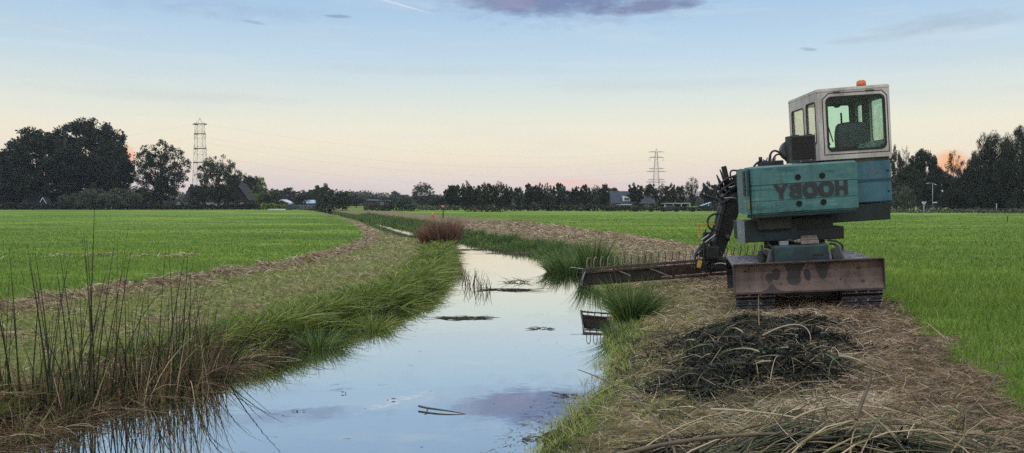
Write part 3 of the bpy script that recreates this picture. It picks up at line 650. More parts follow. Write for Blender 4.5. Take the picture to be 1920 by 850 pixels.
# long bent stalks reaching out singly from the heap
STK = mat_noisy('stalk_brown', [(.05,.035,.02), (.14,.10,.055)], 12, .6)
STL = mat_noisy('stalk_pale', [(.26,.20,.12), (.42,.34,.22)], 12, .6)
def stalk(pts, r, mat, label):
    P = [at(px, D, py=py) for px, py, D in pts]; b = P[0]
    o = curve_tube('reed_stalk', [p-b for p in P], r, None, mat, taper=[1]+[.9]*(len(P)-2)+[.4]); o.location = b
    return tag(o, label, 'reed stalk', 'single long stalks on the cut reed heap')
stalk([(1275,880,4.9),(1262,800,5.3),(1200,735,6.4),(1085,695,8.2)], .010, STK, 'dark arching stalk reaching left from the heap toward the water')
stalk([(1800,790,5.6),(1840,760,5.8),(1872,720,6.0),(1888,672,6.2)], .006, STK, 'thin brown stalk curving up in front of the green field edge')
stalk([(1490,790,4.95),(1560,745,5.1),(1680,758,5.2),(1800,815,5.15)], .007, STL, 'pale arched stalk over the right side of the heap')
stalk([(1560,745,5.2),(1640,770,5.15),(1700,830,4.9),(1720,870,4.7)], .007, STL, 'pale stalk bending down through the right side of the heap')
stalk([(1120,868,4.7),(1300,815,4.85),(1450,812,4.95),(1560,822,4.95)], .014, STK, 'thick brown stalk lying along the bottom of the picture')
stalk([(1425,610,9.4),(1424,585,9.4),(1423,560,9.35),(1424,553,9.3)], .007, STL, 'pale straw standing upright on the black weed')
stalk([(1432,630,9.2),(1500,592,9.3),(1528,612,9.2),(1522,650,9.0)], .008, STL, 'pale bent reed looping on the black weed')
stalk([(1610,790,4.75),(1625,735,4.85),(1640,722,4.9),(1636,700,4.9)], .012, STK, 'dark split stalk jutting up at the centre of the heap')
stalk([(1335,770,5.5),(1440,772,5.4),(1520,790,5.3),(1600,806,5.2)], .008, STL, 'pale stalk across the straw left of the heap')
# ------------------------------------------------------------------ excavator
TEAL = mat_noisy('teal_paint', [(.020,.075,.075), (.05,.155,.15), (.060,.17,.165), (.13,.24,.23)], 2.4, .55, 8, .002, 40, stretch=(.5,.5,3.0), edges=((.16,.17,.16), .575), nrough=.72, grime=((.022,.024,.022), .6))
TEALD = mat_noisy('dark_teal', [(.005,.008,.009), (.009,.018,.020), (.016,.032,.035)], 3.0, .65, 7, .003, 40, edges=((.05,.045,.04), .62))  # teal in a far darker tone, for the low parts
BLUEP = mat_noisy('blue_paint', [(.030,.095,.135), (.045,.13,.17), (.05,.145,.18)], 2.6, .5, 6, .002, 40, edges=((.15,.13,.12), .62), grime=((.02,.03,.035), .55))
WHITEP = mat_noisy('cab_paint', [(.36,.31,.28), (.52,.46,.42), (.60,.54,.50)], 2.2, .5, 6, .001, 30, stretch=(1,1,.5), edges=((.20,.16,.14), .66), grime=((.12,.09,.07), .45))
GREYP = mat_noisy('aged_grey', [(.12,.13,.14), (.22,.24,.25)], 5, .6)
BLACK = mat_noisy('grimy_black', [(.004,.004,.0045), (.009,.009,.010), (.018,.017,.016)], 5, .55, 6, .003, 30)
RUBBER = mat_noisy('rubber', [(.008,.008,.008), (.02,.02,.02)], 8, .5)
RUBR = mat_noisy('window_seal', [(.006,.006,.006), (.013,.013,.013)], 8, .6)
STEEL = mat_noisy('worn_steel', [(.16,.16,.18), (.36,.36,.40), (.50,.50,.55)], 8, .38, 6, .002, 60, metal=.7)
TRACKM = mat_noisy('track_steel', [(.007,.006,.006), (.014,.012,.012), (.03,.026,.026)], 7, .5, 6, .003, 40, metal=.3)
UYB = None
BLADEM = mat_noisy('worn_blade', [(.075,.045,.033), (.115,.072,.055), (.16,.105,.083)], 3.0, .6, 7, .002, 30, edges=((.035,.024,.022), .57), grime=((.025,.018,.016), .6))
STAINM = mat_noisy('blade_stain', [(.022,.016,.017), (.038,.027,.027)], 10, .7)
RUST = mat_noisy('rust', [(.016,.010,.009), (.055,.030,.024), (.10,.055,.042)], 8, .75, 6, .003, 40)
RUSTL = mat_noisy('dry_rust', [(.13,.10,.085), (.26,.21,.17)], 8, .75)
ORANGE = mat_noisy('beacon_lens', [(.55,.12,.02), (.70,.17,.03)], 6, .25)
YEL = mat_noisy('yellow_paint', [(.32,.20,.03), (.50,.34,.05)], 9, .6, edges=((.08,.05,.03), .58))
SEATM = mat_noisy('seat_vinyl', [(.035,.020,.030), (.060,.036,.052)], 6, .5, 5, .003, 40)
TRIM = mat_noisy('cab_trim', [(.045,.045,.05), (.08,.08,.085)], 6, .7)
CLOTH = mat_noisy('crumpled_cloth', [(.12,.11,.10), (.30,.26,.25)], 16, .8)
def glass(name, tint, mixv=.14):
    m, t, b, out = newmat(name); t.nodes.remove(b)
    tr = t.nodes.new('ShaderNodeBsdfTransparent'); tr.inputs[0].default_value = (*tint, 1)
    gl = t.nodes.new('ShaderNodeBsdfGlossy'); gl.inputs['Roughness'].default_value = .03
    g = t.nodes.new('ShaderNodeNewGeometry')
    f = noise(g.outputs['Position'], 5, 6, .7, t)
    df = t.nodes.new('ShaderNodeBsdfDiffuse'); df.inputs[0].default_value = (.30,.36,.32,1)
    lw = t.nodes.new('ShaderNodeLayerWeight'); lw.inputs[0].default_value = .2
    mx = t.nodes.new('ShaderNodeMixShader'); t.links.new(M_('ADD', M_('MULTIPLY', lw.outputs['Fresnel'], .5, tree=t), .008, tree=t), mx.inputs[0])
    t.links.new(tr.outputs[0], mx.inputs[1]); t.links.new(gl.outputs[0], mx.inputs[2])
    m2 = t.nodes.new('ShaderNodeMixShader'); t.links.new(M_('MULTIPLY', M_('SUBTRACT', f, .4, tree=t, clamp=True), mixv*2.5, tree=t, clamp=True), m2.inputs[0])
    t.links.new(mx.outputs[0], m2.inputs[1]); t.links.new(df.outputs[0], m2.inputs[2]); t.links.new(m2.outputs[0], out.inputs[0]); return m
GLASSG = glass('green_glass', (.80,.96,.91), .02); GLASSC = glass('side_glass', (.92,.95,.90), .05)
I4 = Matrix.Identity(4)
class MB:
    def __init__(s): s.bm = bmesh.new()
    def box(s, c, d, rot=None, bev=.0, seg=2, mi=0, taper=None):
        r = bmesh.ops.create_cube(s.bm, size=1)['verts']
        for v in r:
            v.co = Vector((v.co.x*d[0], v.co.y*d[1], v.co.z*d[2]))
            if taper: v.co.x *= 1+taper[0]*(v.co.z/d[2]+.5); v.co.y *= 1+taper[1]*(v.co.z/d[2]+.5)
        fs = set(f for v in r for f in v.link_faces)
        for f in fs: f.material_index = mi
        if bev:
            es = list({e for v in r for e in v.link_edges})
            g = bmesh.ops.bevel(s.bm, geom=es, offset=bev, segments=seg, affect='EDGES', profile=.6, material=-1)
            r = list({v for f in g['faces'] for v in f.verts} | {v for v in r if v.is_valid})
        M = Matrix.Translation(Vector(c)) @ (rot if rot is not None else I4)
        bmesh.ops.transform(s.bm, matrix=M, verts=r)
        return s
    def cyl(s, p0, p1, r0, r1=None, n=20, mi=0, caps=True):
        p0, p1 = Vector(p0), Vector(p1); r1 = r0 if r1 is None else r1; d = p1-p0
        g = bmesh.ops.create_cone(s.bm, cap_ends=caps, segments=n, radius1=r0, radius2=r1, depth=d.length)['verts']
        M = Matrix.Translation((p0+p1)/2) @ d.to_track_quat('Z', 'Y').to_matrix().to_4x4()
        bmesh.ops.transform(s.bm, matrix=M, verts=g)
        for f in {f for v in g for f in v.link_faces}: f.material_index = mi; f.smooth = len(f.verts) == 4
        return s
    def bar(s, p0, p1, w, h, bev=0):
        p0, p1 = Vector(p0), Vector(p1); d = p1-p0; q = d.to_track_quat('Y', 'Z').to_matrix().to_4x4()
        return s.box((p0+p1)/2, (w, d.length, h), q, bev)
    def prism(s, poly, y0, y1, M=I4, holes=(), mi=0):
        """polygon in x,z (with holes) extruded from y0 to y1"""
        loops = [[Vector((p[0], p[1], 0)) for p in poly]] + [[Vector((p[0], p[1], 0)) for p in h] for h in holes]
        tris = tessellate_polygon(loops); flat = [p for l in loops for p in l]
        A = [s.bm.verts.new(M @ Vector((p.x, y0, p.y))) for p in flat]; B = [s.bm.verts.new(M @ Vector((p.x, y1, p.y))) for p in flat]
        for a, b, c in tris:
            for L in ((A[a], A[b], A[c]), (B[c], B[b], B[a])):
                try: s.bm.faces.new(L).material_index = mi
                except ValueError: pass
        o = 0
        for l in loops:
            n = len(l)
            for i in range(n):
                j = (i+1) % n
                try: s.bm.faces.new((A[o+i], A[o+j], B[o+j], B[o+i])).material_index = mi
                except ValueError: pass
            o += n
        return s
    def build(s, name, mat, parent=None, M=None, smooth=False):
        bmesh.ops.recalc_face_normals(s.bm, faces=s.bm.faces)
        if M is not None: bmesh.ops.transform(s.bm, matrix=M, verts=s.bm.verts)
        me = bpy.data.meshes.new(name); s.bm.to_mesh(me); s.bm.free()
        if smooth:
            for p in me.polygons: p.use_smooth = True
        return link(name, me, parent, mat)
def rrect(x0, z0, x1, z1, r, n=5, rs=None):
    out = []
    rs = rs or (r, r, r, r)
    for (cx, cz, a0, rr) in ((x1, z1, 0, rs[0]), (x0, z1, 90, rs[1]), (x0, z0, 180, rs[2]), (x1, z0, 270, rs[3])):
        sx = -1 if cx == x1 else 1; sz = -1 if cz == z1 else 1
        for i in range(n+1):
            a = rad(a0+90*i/n); out.append((cx+sx*rr+rr*math.cos(a), cz+sz*rr+rr*math.sin(a)))
    return out
def circ(cx, cz, r, n=16): return [(cx+r*math.cos(6.2832*i/n), cz+r*math.sin(6.2832*i/n)) for i in range(n)]

CX, CY, ROLL = 5.14, 14.37, rad(-3.6)
exc = empty('excavator', (CX, CY, -.03)); exc.rotation_euler = (0, ROLL, 0)
tag(exc, 'old teal tracked excavator with white cab and mowing basket parked on the right bank', 'excavator')
bpy.context.view_layer.update()
INV = (Matrix.Translation((CX, CY, -.03)) @ Matrix.Rotation(ROLL, 4, 'Y')).inverted()
def L(p): return INV @ Vector(p)
def LP(px, py, D): return L(at(px, D, py=py))
UY = Matrix.Rotation(rad(-12), 4, 'Z')            # heading of the undercarriage
# tracks -------------------------------------------------
UYB = UY @ Matrix.Translation((-.03,.10,.06)) @ Matrix.Diagonal((.97,1,.97,1))
R_, HL = .375, .99
def loop_pt(s):
    per = 4*HL+2*math.pi*R_; s %= per
    if s < 2*HL: return (-HL+s, 2*R_, 0.0)
    s -= 2*HL
    if s < math.pi*R_: a = s/R_; return (HL+R_*math.sin(a), R_+R_*math.cos(a), -a)
    s -= math.pi*R_
    if s < 2*HL: return (HL-s, 0, -math.pi)
    s -= 2*HL; a = s/R_; return (-HL-R_*math.sin(a), R_-R_*math.cos(a), -math.pi-a)
PER = 4*HL+2*math.pi*R_; NS = 44
for side in (-1, 1):
    xc = side*.83
    mb = MB(); mb.box((xc, 0, R_), (.20, 2*HL+.1, .34), None, .02); mb.box((xc, 0, R_+.1), (.30, 2*HL-.5, .10), None, .02)
    tr = mb.build('track', TEALD, exc, UY)
    pl = MB(); st = MB()
    for i in range(NS):
        y, z, a = loop_pt(PER*(i+.5)/NS); M = Matrix.Translation((xc, y, z)) @ Matrix.Rotation(a, 4, 'X')
        bmv = Matrix.Identity(4)
        pl.box(M @ Vector((0, 0, -.012)), (.62, PER/NS*.93, .022), Matrix.Rotation(a, 4, 'X'))
        for off, hh in ((-.030, .040), (.012, .022), (.040, .022)):
            st.box(M @ Vector((0, off, hh/2-.002)), (.615, .012, hh), Matrix.Rotation(a, 4, 'X'))
        for bx in (-.09, .09): st.box(M @ Vector((bx, -.01, .006)), (.03, .03, .016), Matrix.Rotation(a, 4, 'X'))
        pl.box(M @ Vector((0, 0, -.055)), (.16, PER/NS*.8, .07), Matrix.Rotation(a, 4, 'X'))
    pl.build('track_shoes', TRACKM, tr, UY); st.build('grousers', STEEL, tr, UY)
    for nm, yy_, rr in (('sprocket', -HL, .30), ('idler', HL, .30)):
        mb = MB().cyl((xc-.10, yy_, R_), (xc+.10, yy_, R_), rr-.02, n=28).cyl((xc-.15, yy_, R_), (xc+.15, yy_, R_), .14, n=20)
        for q in range(8):
            a = q*.785; mb.cyl((xc-.16, yy_+.09*math.cos(a), R_+.09*math.sin(a)), (xc+.16, yy_+.09*math.cos(a), R_+.09*math.sin(a)), .013, n=6)
        mb.build(nm, BLACK, tr, UY)
    for q in range(5):
        MB().cyl((xc-.15, -.68+.34*q, .12), (xc+.15, -.68+.34*q, .12), .085, n=18).build('roller', BLACK, tr, UY)
# undercarriage body
mb = MB(); mb.box((0, 0, .50), (1.16, 1.5, .26), None, .04); mb.box((0, -.95, .44), (.62, .6, .22), None, .03); mb.box((0, 0, .70), (.95, 1.0, .2), None, .03)
mb.box((0, -1.30, .33), (.70, .10, .13), None, .02)
mb.build('undercarriage', TEALD, exc, UY)
mb = MB(); mb.cyl((0,0,.78), (0,0,.86), .50, n=40); mb.cyl((0,0,.86), (0,0,.98), .44, n=40); mb.cyl((0,0,.98), (0,0,1.07), .52, n=40)
for q in range(24): a = q*.2618; mb.cyl((.47*math.cos(a), .47*math.sin(a), .86), (.47*math.cos(a), .47*math.sin(a), .90), .016, n=6)
mb.build('turntable', BLACK, exc)
tank = MB(); tank.box((-.06, -1.10, .80), (.86, .36, .58), None, .035, 3)
tank = tank.build('tank', mat_noisy('tank_paint', [(.007,.016,.018), (.012,.032,.036), (.025,.062,.066)], 3, .6, 7, .002, 30, edges=((.04,.04,.04), .62)), exc, UY)
MB().box((.20, -1.292, .93), (.15, .02, .022)).build('tank_handle', BLACK, tank, UY)
for x_ in (.12, .28): MB().box((x_, -1.292, .78), (.018, .02, .06)).build('tank_catch', BLACK, tank, UY)
mb = MB(); mb.box((-.31, -1.12, 1.125), (.14, .14, .07), None, .01); mb.build('filler_block', GREYP, tank, UY)
mb = MB(); mb.box((.09, -1.14, 1.13), (.28, .2, .06), None, .01); mb.box((.09, -1.14, 1.185), (.25, .17, .04), None, .01)
for q in range(6): mb.box((-.01+.04*q, -1.14, 1.215), (.018, .19, .03), None, .004)
mb.cyl((-.10,-1.15,1.15), (-.03,-1.15,1.15), .035, n=12); mb.cyl((-.15,-1.15,1.15), (-.10,-1.15,1.15), .022, n=12); mb.build('valve_block', RUSTL, tank, UY)
curve_tube('tank_hose', [UY @ Vector(p) for p in ((-.30,-1.15,1.14), (-.24,-1.15,1.19), (-.16,-1.15,1.15))], .025, tank, TEALD)
# lifting arms of the blade and the blade
WARM_ = mat_noisy('worn_arm', [(.03,.03,.032), (.09,.085,.08)], 8, .5)
for sx in (-1, 1):
    mb = MB(); mb.bar((sx*.36, -.75, .48), (sx*.40, -1.50, .55), .10, .14, .015)
    mb.bar((sx*.50-.02*sx, -1.18, 1.02), (sx*.62, -1.28, .55), .06, .16, .01)
    mb.cyl((sx*.50, -.9, .95), (sx*.44, -1.44, .66), .04, n=14); mb.build('blade_arm', WARM_, exc, UY)
DZ = .045
prof = [(-1.745,.33),(-1.72,.38),(-1.675,.44),(-1.66,.52),(-1.66,.66),(-1.69,.76),(-1.725,.80)]
bm = bmesh.new(); xs_ = np.linspace(-1.17, 1.17, 25); rows = []
for x_ in xs_:
    f_r = [bm.verts.new((x_, y_, z_)) for y_, z_ in prof]; b_r = [bm.verts.new((x_, y_+.025, z_-.003)) for y_, z_ in prof]; rows.append((f_r, b_r))
for (f0, b0), (f1, b1) in zip(rows, rows[1:]):
    for j in range(len(prof)-1):
        bm.faces.new((f0[j], f1[j], f1[j+1], f0[j+1])); bm.faces.new((b0[j], b0[j+1], b1[j+1], b1[j]))
    bm.faces.new((f0[-1], f1[-1], b1[-1], b0[-1])); bm.faces.new((f0[0], b0[0], b1[0], f1[0]))
for f_r, b_r in (rows[0], rows[-1]): bm.faces.new(f_r+b_r[::-1])
mb = MB(); mb.bm.free(); mb.bm = bm
bl = mb.build('blade', BLADEM, exc, UYB)
mb = MB(); mb.box((0, -1.745, .815), (2.34, .05, .022), None, .004); mb.box((0, -1.755, .325), (2.36, .03, .03), None, .004)
for sx in (-1, 1): mb.box((sx*1.178, -1.70, .565), (.016, .12, .50), None, .003)
mb.build('blade_edge', mat_noisy('edge_steel', [(.03,.022,.022), (.08,.058,.052)], 9, .5), bl, UYB)
# the stains on its face, each a thin worn patch following the face
def on_blade(x_, z_):
    zs = [p[1] for p in prof]; return Vector((x_, float(np.interp(z_, zs, [p[0] for p in prof]))-.0025, z_))
def stain(poly):
    bm = bmesh.new(); cx_ = sum(p[0] for p in poly)/len(poly); 
    zs = sorted(set([min(p[1] for p in poly), max(p[1] for p in poly)]+[z for z in np.linspace(.33,.80,20) if min(p[1] for p in poly) < z < max(p[1] for p in poly)]))
    prev = None
    for z_ in zs:
        xsx = []
        for (a, b) in zip(poly, poly[1:]+poly[:1]):
            if (a[1]-z_)*(b[1]-z_) <= 0 and a[1] != b[1]: xsx.append(a[0]+(b[0]-a[0])*(z_-a[1])/(b[1]-a[1]))
        if len(xsx) < 2: prev = None; continue
        cur = (bm.verts.new(on_blade(min(xsx), z_)), bm.verts.new(on_blade(max(xsx), z_)))
        if prev: bm.faces.new((prev[0], prev[1], cur[1], cur[0]))
        prev = cur
    mb = MB(); mb.bm.free(); mb.bm = bm; return mb.build('stain', STAINM, bl, UYB)
def oval(cx, cz, rx, rz, tilt=0):
    return [(cx+rx*math.cos(a)*(1+.06*math.sin(3*a))+tilt*math.sin(a)*rz, cz+rz*math.sin(a)) for a in np.linspace(0, 6.2832, 22)[:-1]]
stain(oval(-.60,.56,.055,.085)); stain(oval(-.49,.62,.07,.105)); stain(oval(.005,.585,.055,.105,-.1))
stain([(-.36,.775),(-.02,.785),(-.10,.62),(-.10,.48),(-.17,.42),(-.27,.43),(-.33,.52),(-.30,.64)])
stain([(.12,.79),(.38,.79),(.34,.66),(.30,.54),(.25,.49),(.19,.55),(.15,.66)])
stain([(-.66,.37),(-.57,.47),(-.49,.37),(-.40,.345),(-.74,.345)])
stain(oval(-.98,.69,.03,.028)); stain(oval(.80,.665,.032,.030)); stain(oval(.86,.45,.035,.025)); stain(oval(.52,.49,.02,.018)); stain(oval(-.42,.45,.02,.02))
# lower revolving frame
mb = MB(); mb.box((.0, .15, 1.21), (1.3, 1.5, .20), None, .02); mb.box((-.1, -.3, 1.40), (1.2, .5, .22), None, .02); mb.build('revolving_frame', BLACK, exc)
mb = MB(); mb.box((.50, -.08, 1.21), (.44, .75, .22), None, .02); mb.box((.62,-.46,1.21), (.12,.02,.20), None, .004); mb.build('frame_box', TEALD, exc)
mb = MB(); mb.box((-.62, -.47, 1.325), (.90, .44, .36), None, .02); mb.box((-.50, .2, 1.325), (.80, .9, .34), None, .02); sk = mb.build('side_skirt', TEALD, exc)
mb = MB(); mb.box((-1.078, -.48, 1.325), (.012, .42, .40), None, .004); mb.build('skirt_panel', GREYP, sk)
mb = MB(); mb.box((-.57, -.55, 1.46), (.58, .46, .25), None, .05, 3); mb.build('under_box', mat_noisy('grimed_box', [(.02,.022,.02), (.05,.05,.042)], 4, .7), exc)
mb = MB(); mb.box((.68, .38, 1.53), (1.78, 1.55, .30), None, .015); mb.box((-.1, -.45, 1.40), (.95, .10, .07), None, .01); dk = mb.build('deck_skirt', TEALD, exc)
# counterweight with grooves, holes and lettering
zc0, zc1, yb = 1.61, 2.43, -1.07
poly = rrect(-1.01, -1.07, .75, -.52, .10, 6, (.02,.02,.09,.06))
bm = bmesh.new(); lv = []
levels = [(zc0,.035),(zc0+.04,.0),(1.833,.0),(1.837,.010),(1.846,.010),(1.850,.0),(2.098,0),(2.101,.016),(2.116,.016),(2.119,0),(zc1-.03,0),(zc1,.03)]
cxm, cym = -.13, -.75
for z_, ins in levels:
    sx, sy = 1-ins/.88, 1-ins/.32
    lv.append([bm.verts.new((cxm+(p[0]-cxm)*sx, cym+(p[1]-cym)*sy-.02*(1-((p[0]-cxm)/.88)**2)*(p[1] < -.9), z_)) for p in poly])
for a, b in zip(lv, lv[1:]):
    n = len(a)
    for i in range(n): bm.faces.new((a[i], a[(i+1) % n], b[(i+1) % n], b[i]))
bm.faces.new(lv[0][::-1]); bm.faces.new(lv[-1])
mb = MB(); mb.bm.free(); mb.bm = bm; cw = mb.build('counterweight', TEAL, exc)
def cwy(x_): return cym+(-1.07-cym)-.02*(1-((x_-cxm)/.88)**2)
HB_ = mat_plain('hole_black', (.004,.004,.004), .9)
for x_, z_ in ((-.26,2.21),(.145,2.21),(-.26,1.77),(.145,1.77)): MB().cyl((x_, cwy(x_)-.002, z_), (x_, cwy(x_)+.01, z_), .048, n=20).build('lifting_hole', HB_, cw)
LET = mat_noisy('letter_paint', [(.022,.020,.024), (.04,.035,.040)], 12, .7, edges=((.04,.10,.10), .64))
def letters():
    # H O O B Y, painted mirror wise; each glyph .22 wide, .24 high, then flipped in x
    h, w, s_ = .245, .215, .066; x0 = 0; mb = MB(); 
    def g(poly, holes=(), dx=0):
        f = lambda pp: [(-(p[0]+dx)+.61, p[1]) for p in pp]
        mb.prism(f(poly), -.004, .0, holes=[f(h_) for h_ in holes])
    def wide(cx, cz, rx, rz, n=24, p=2.5):
        o = []
        for i in range(n):
            a = 6.2832*i/n; c_, s2 = math.cos(a), math.sin(a)
            o.append((cx+rx*abs(c_)**(2/p)*(1 if c_ > 0 else -1), cz+rz*abs(s2)**(2/p)*(1 if s2 > 0 else -1)))
        return o
    g([(0,0),(s_,0),(s_,.09),(w-s_,.09),(w-s_,0),(w,0),(w,h),(w-s_,h),(w-s_,.15),(s_,.15),(s_,h),(0,h)])
    for k in (1, 2): g(wide(.132,h/2,.132,h/2+.004), [wide(.132,h/2,.058,h/2-.058)], .238*k+(.038 if k == 2 else 0))
    B = [(0,0)]+[(.12+.09*math.sin(a), .0675-.0675*math.cos(a)) for a in np.linspace(0, 2.9, 9)]+[(.115+.085*math.sin(a), h-.058-.058*math.cos(a)) for a in np.linspace(.35, math.pi, 9)]+[(0,h)]
    g(B, [rrect(s_,.045,.135,.098,.02), rrect(s_,h-.092,.13,h-.045,.02)], .80)
    g([(.08,0),(.15,0),(.15,.095),(.245,h),(.165,h),(.115,.155),(.065,h),(-.015,h),(.08,.095)], (), 1.035)
    me_o = mb.build('lettering', LET, cw, Matrix.Translation((-.03, -1.0805, 1.868)) @ Matrix.Diagonal((.965,1,1.0,1)))
    for v in me_o.data.vertices: v.co.y = cwy(v.co.x) + (v.co.y+1.0805) - .0005
    return me_o
letters()
mb = MB(); mb.box((-.13, -.79, 1.585), (1.70, .50, .045), None, .015); mb.build('counterweight_base', TEALD, cw)
# engine cover
mb = MB(); mb.prism([(-1.085,-.93),(-1.03,-.93),(-1.03,-.55),(-.1,-.55),(-.1,.45),(-.84,.45),(-1.04,-.58)], 1.63, 2.41, Matrix(((1,0,0,0),(0,0,1,0),(0,1,0,0),(0,0,0,1))))
hd = mb.build('engine_cover', TEAL, exc)
mb = MB()
mb.box((-1.079,-.80,2.16), (.01,.20,.42), Matrix.Rotation(-.13, 4, 'Z')); mb.build('side_vent', BLACK, hd)
mb = MB()
for q in range(13): mb.box((-1.088,-.80,1.97+.031*q), (.012,.19,.008), Matrix.Rotation(-.13, 4, 'Z') @ Matrix.Rotation(.5, 4, 'Y'))
mb.box((-1.052,-.935,2.16), (.03,.008,.42)); mb.build('vent_louvre', mat_noisy('louvre', [(.02,.03,.03), (.05,.06,.06)], 9, .6), hd)
MB().box((-1.057,-.934,1.80), (.034,.006,.15)).build('warning_sticker', mat_noisy('sticker', [(.18,.17,.05),(.28,.26,.08)], 20, .6), hd)
mb = MB(); mb.box((-.35,-.35,2.43), (.9,.5,.03), None, .01); mb.build('top_plate', BLACK, hd)
# blue side body under the cab
mb = MB(); mb.box((1.05, .42, 2.06), (1.10, 1.70, .72), None, .025, 3); sb = mb.build('side_body', BLUEP, exc)
mb = MB(); mb.box((1.05, -.434, 2.085), (1.10, .012, .05), None, .003); mb.box((1.602, .4, 2.085), (.01, 1.6, .05)); mb.build('stripe', mat_noisy('dark_blue', [(.012,.045,.07), (.02,.06,.09)], 6, .5), sb)
mb = MB()
for x_, z_ in ((1.25,2.25),(1.33,2.20),(1.20,2.18),(1.40,2.22),(1.31,2.30)): mb.box((x_, -.432, z_), (.07, .004, .025), Matrix.Rotation(x_*9, 4, 'Y'))
mb.build('scuff', mat_noisy('scuff', [(.10,.06,.05), (.2,.12,.1)], 20, .8), sb)
MB().cyl((1.54,-.432,2.24),(1.54,-.445,2.24),.016,n=10).build('latch', BLACK, sb); MB().cyl((1.54,-.432,1.88),(1.54,-.445,1.88),.016,n=10).build('latch', BLACK, sb)
mb = MB(); mb.box((1.02, .30, 2.45), (1.12, 1.42, .07), None, .01); mb.build('cab_mount', mat_noisy('mount', [(.05,.045,.04), (.13,.12,.10)], 4, .8), exc)
# cab ---------------------------------------------------
x0, x1, y0, y1, z0, z1 = .36, 1.61, -.47, .95, 2.48, 3.71
T = .035
FXZ = I4
FYZ = Matrix(((0,-1,0,0),(1,0,0,0),(0,0,1,0),(0,0,0,1)))      # poly (y,z) extruded along -x
mb = MB()
rw = rrect(.515, 2.63, 1.515, 3.555, .085, 6)
mb.prism([(x0,z0),(x1,z0),(x1+.005,z1-.02),(x0+.01,z1-.05)], y0, y0+T, FXZ, [rw])
fw1 = rrect(.44,2.74,1.50,3.55,.05)
mb.prism([(x0,z0),(x1,z0),(x1,z1-.06),(x0,z1-.06)], y1-T, y1, FXZ, [fw1])
s1 = rrect(-.36,2.78,.06,3.50,.05,5); s2 = rrect(.20,2.78,.80,3.46,.05,5)
def wall(xp, holes): mb.prism([(y0+T,z0),(y1-T,z0),(y1-T,z1-.07),(y0+T,z1-.05)], -xp, -xp-T, Matrix(((0,-1,0,0),(1,0,0,0),(0,0,1,0),(0,0,0,1))), holes)
wall(x0, [s1, s2])
s3 = rrect(-.26,2.78,.24,3.53,.06,5); s4 = rrect(.48,2.78,.82,3.51,.05,5)
wall(x1-T, [s3, s4])
cab = mb.build('cab', WHITEP, exc)
mb = MB(); bm = mb.bm
P_ = [(x0-.005,y0-.012,z1-.065),(x1+.012,y0-.012,z1-.045),(x1+.012,y1+.03,z1-.075),(x0-.005,y1+.03,z1-.085)]
lo = [bm.verts.new(p) for p in P_]; hi = [bm.verts.new((p[0]*.995+.006, p[1]*.98, p[2]+.065)) for p in P_]
bm.faces.new(lo[::-1]); bm.faces.new(hi)
for i in range(4): bm.faces.new((lo[i], lo[(i+1) % 4], hi[(i+1) % 4], hi[i]))
bmesh.ops.bevel(bm, geom=list(bm.edges), offset=.014, segments=2, affect='EDGES')
mb.build('cab_roof', WHITEP, cab)
def ring(name, outer, inner, ya, yb_, mat, M=I4): return MB().prism(outer, ya, yb_, M, [inner]).build(name, mat, cab)
# raised door frame line and black seal round the rear window
oct_ = lambda d: [(.44+d,2.56+d),(1.575-d,2.56+d),(1.575-d,3.54-d*.4),(1.485-d*.4,3.635-d),(.56+d*.4,3.635-d),(.44+d,3.53-d*.4)]
ring('rear_hatch_gap', oct_(0), oct_(.015), y0-.003, y0+.002, RUBR)
win = MB().prism(rrect(.50,2.615,1.53,3.57,.10,6), y0-.010, y0+.006, I4, [rrect(.535,2.65,1.495,3.535,.075,6)]).build('rear_window', RUBR, cab)
MB().prism(rrect(.534,2.649,1.496,3.536,.075,6), y0+.012, y0+.017).build('window_pane', GLASSG, win)
Mx = Matrix(((0,-1,0,0),(1,0,0,0),(0,0,1,0),(0,0,0,1)))
def side_win(rr, grow, xp, mat, sgn=-1):
    y_a, z_a, y_b, z_b = rr; xa = -(xp+sgn*.006); xb = -(xp-sgn*.006)
    w_ = MB().prism(rrect(y_a-.012,z_a-.012,y_b+.012,z_b+.012,.06,5), xa, xb, Mx, [rrect(y_a+.014,z_a+.014,y_b-.014,z_b-.014,.045,5)]).build('side_window', RUBR, cab)
    MB().prism(rrect(y_a+.013,z_a+.013,y_b-.013,z_b-.013,.045,5), -(xp-sgn*.010), -(xp-sgn*.015), Mx).build('window_pane', mat, w_)
side_win((-.36,2.78,.06,3.50), 0, x0, GLASSC); side_win((.20,2.78,.80,3.46), 0, x0, GLASSC)
side_win((-.26,2.78,.24,3.53), 0, x1, GLASSC, 1); side_win((.48,2.78,.82,3.51), 0, x1, GLASSC, 1)
for (a0, b0, a1, b1) in ((.44,2.74,1.50,3.55),):
    w_ = MB().prism(rrect(a0-.01,b0-.01,a1+.01,b1+.01,.05), y1-T-.004, y1-T+.004, I4, [rrect(a0+.012,b0+.012,a1-.012,b1-.012,.045)]).build('front_window', RUBR, cab)
    MB().prism(rrect(a0+.011,b0+.011,a1-.011,b1-.011,.045), y1-.02, y1-.015).build('window_pane', GLASSC, w_)
HG_ = mat_noisy('hinge', [(.03,.025,.02), (.1,.08,.07)], 20, .6)
for a_, b_ in ((.64, .76), (1.20, 1.34)): MB().box(((a_+b_)/2, y0-.016, 3.640), (b_-a_, .014, .018)).build('hatch_hinge', HG_, cab)
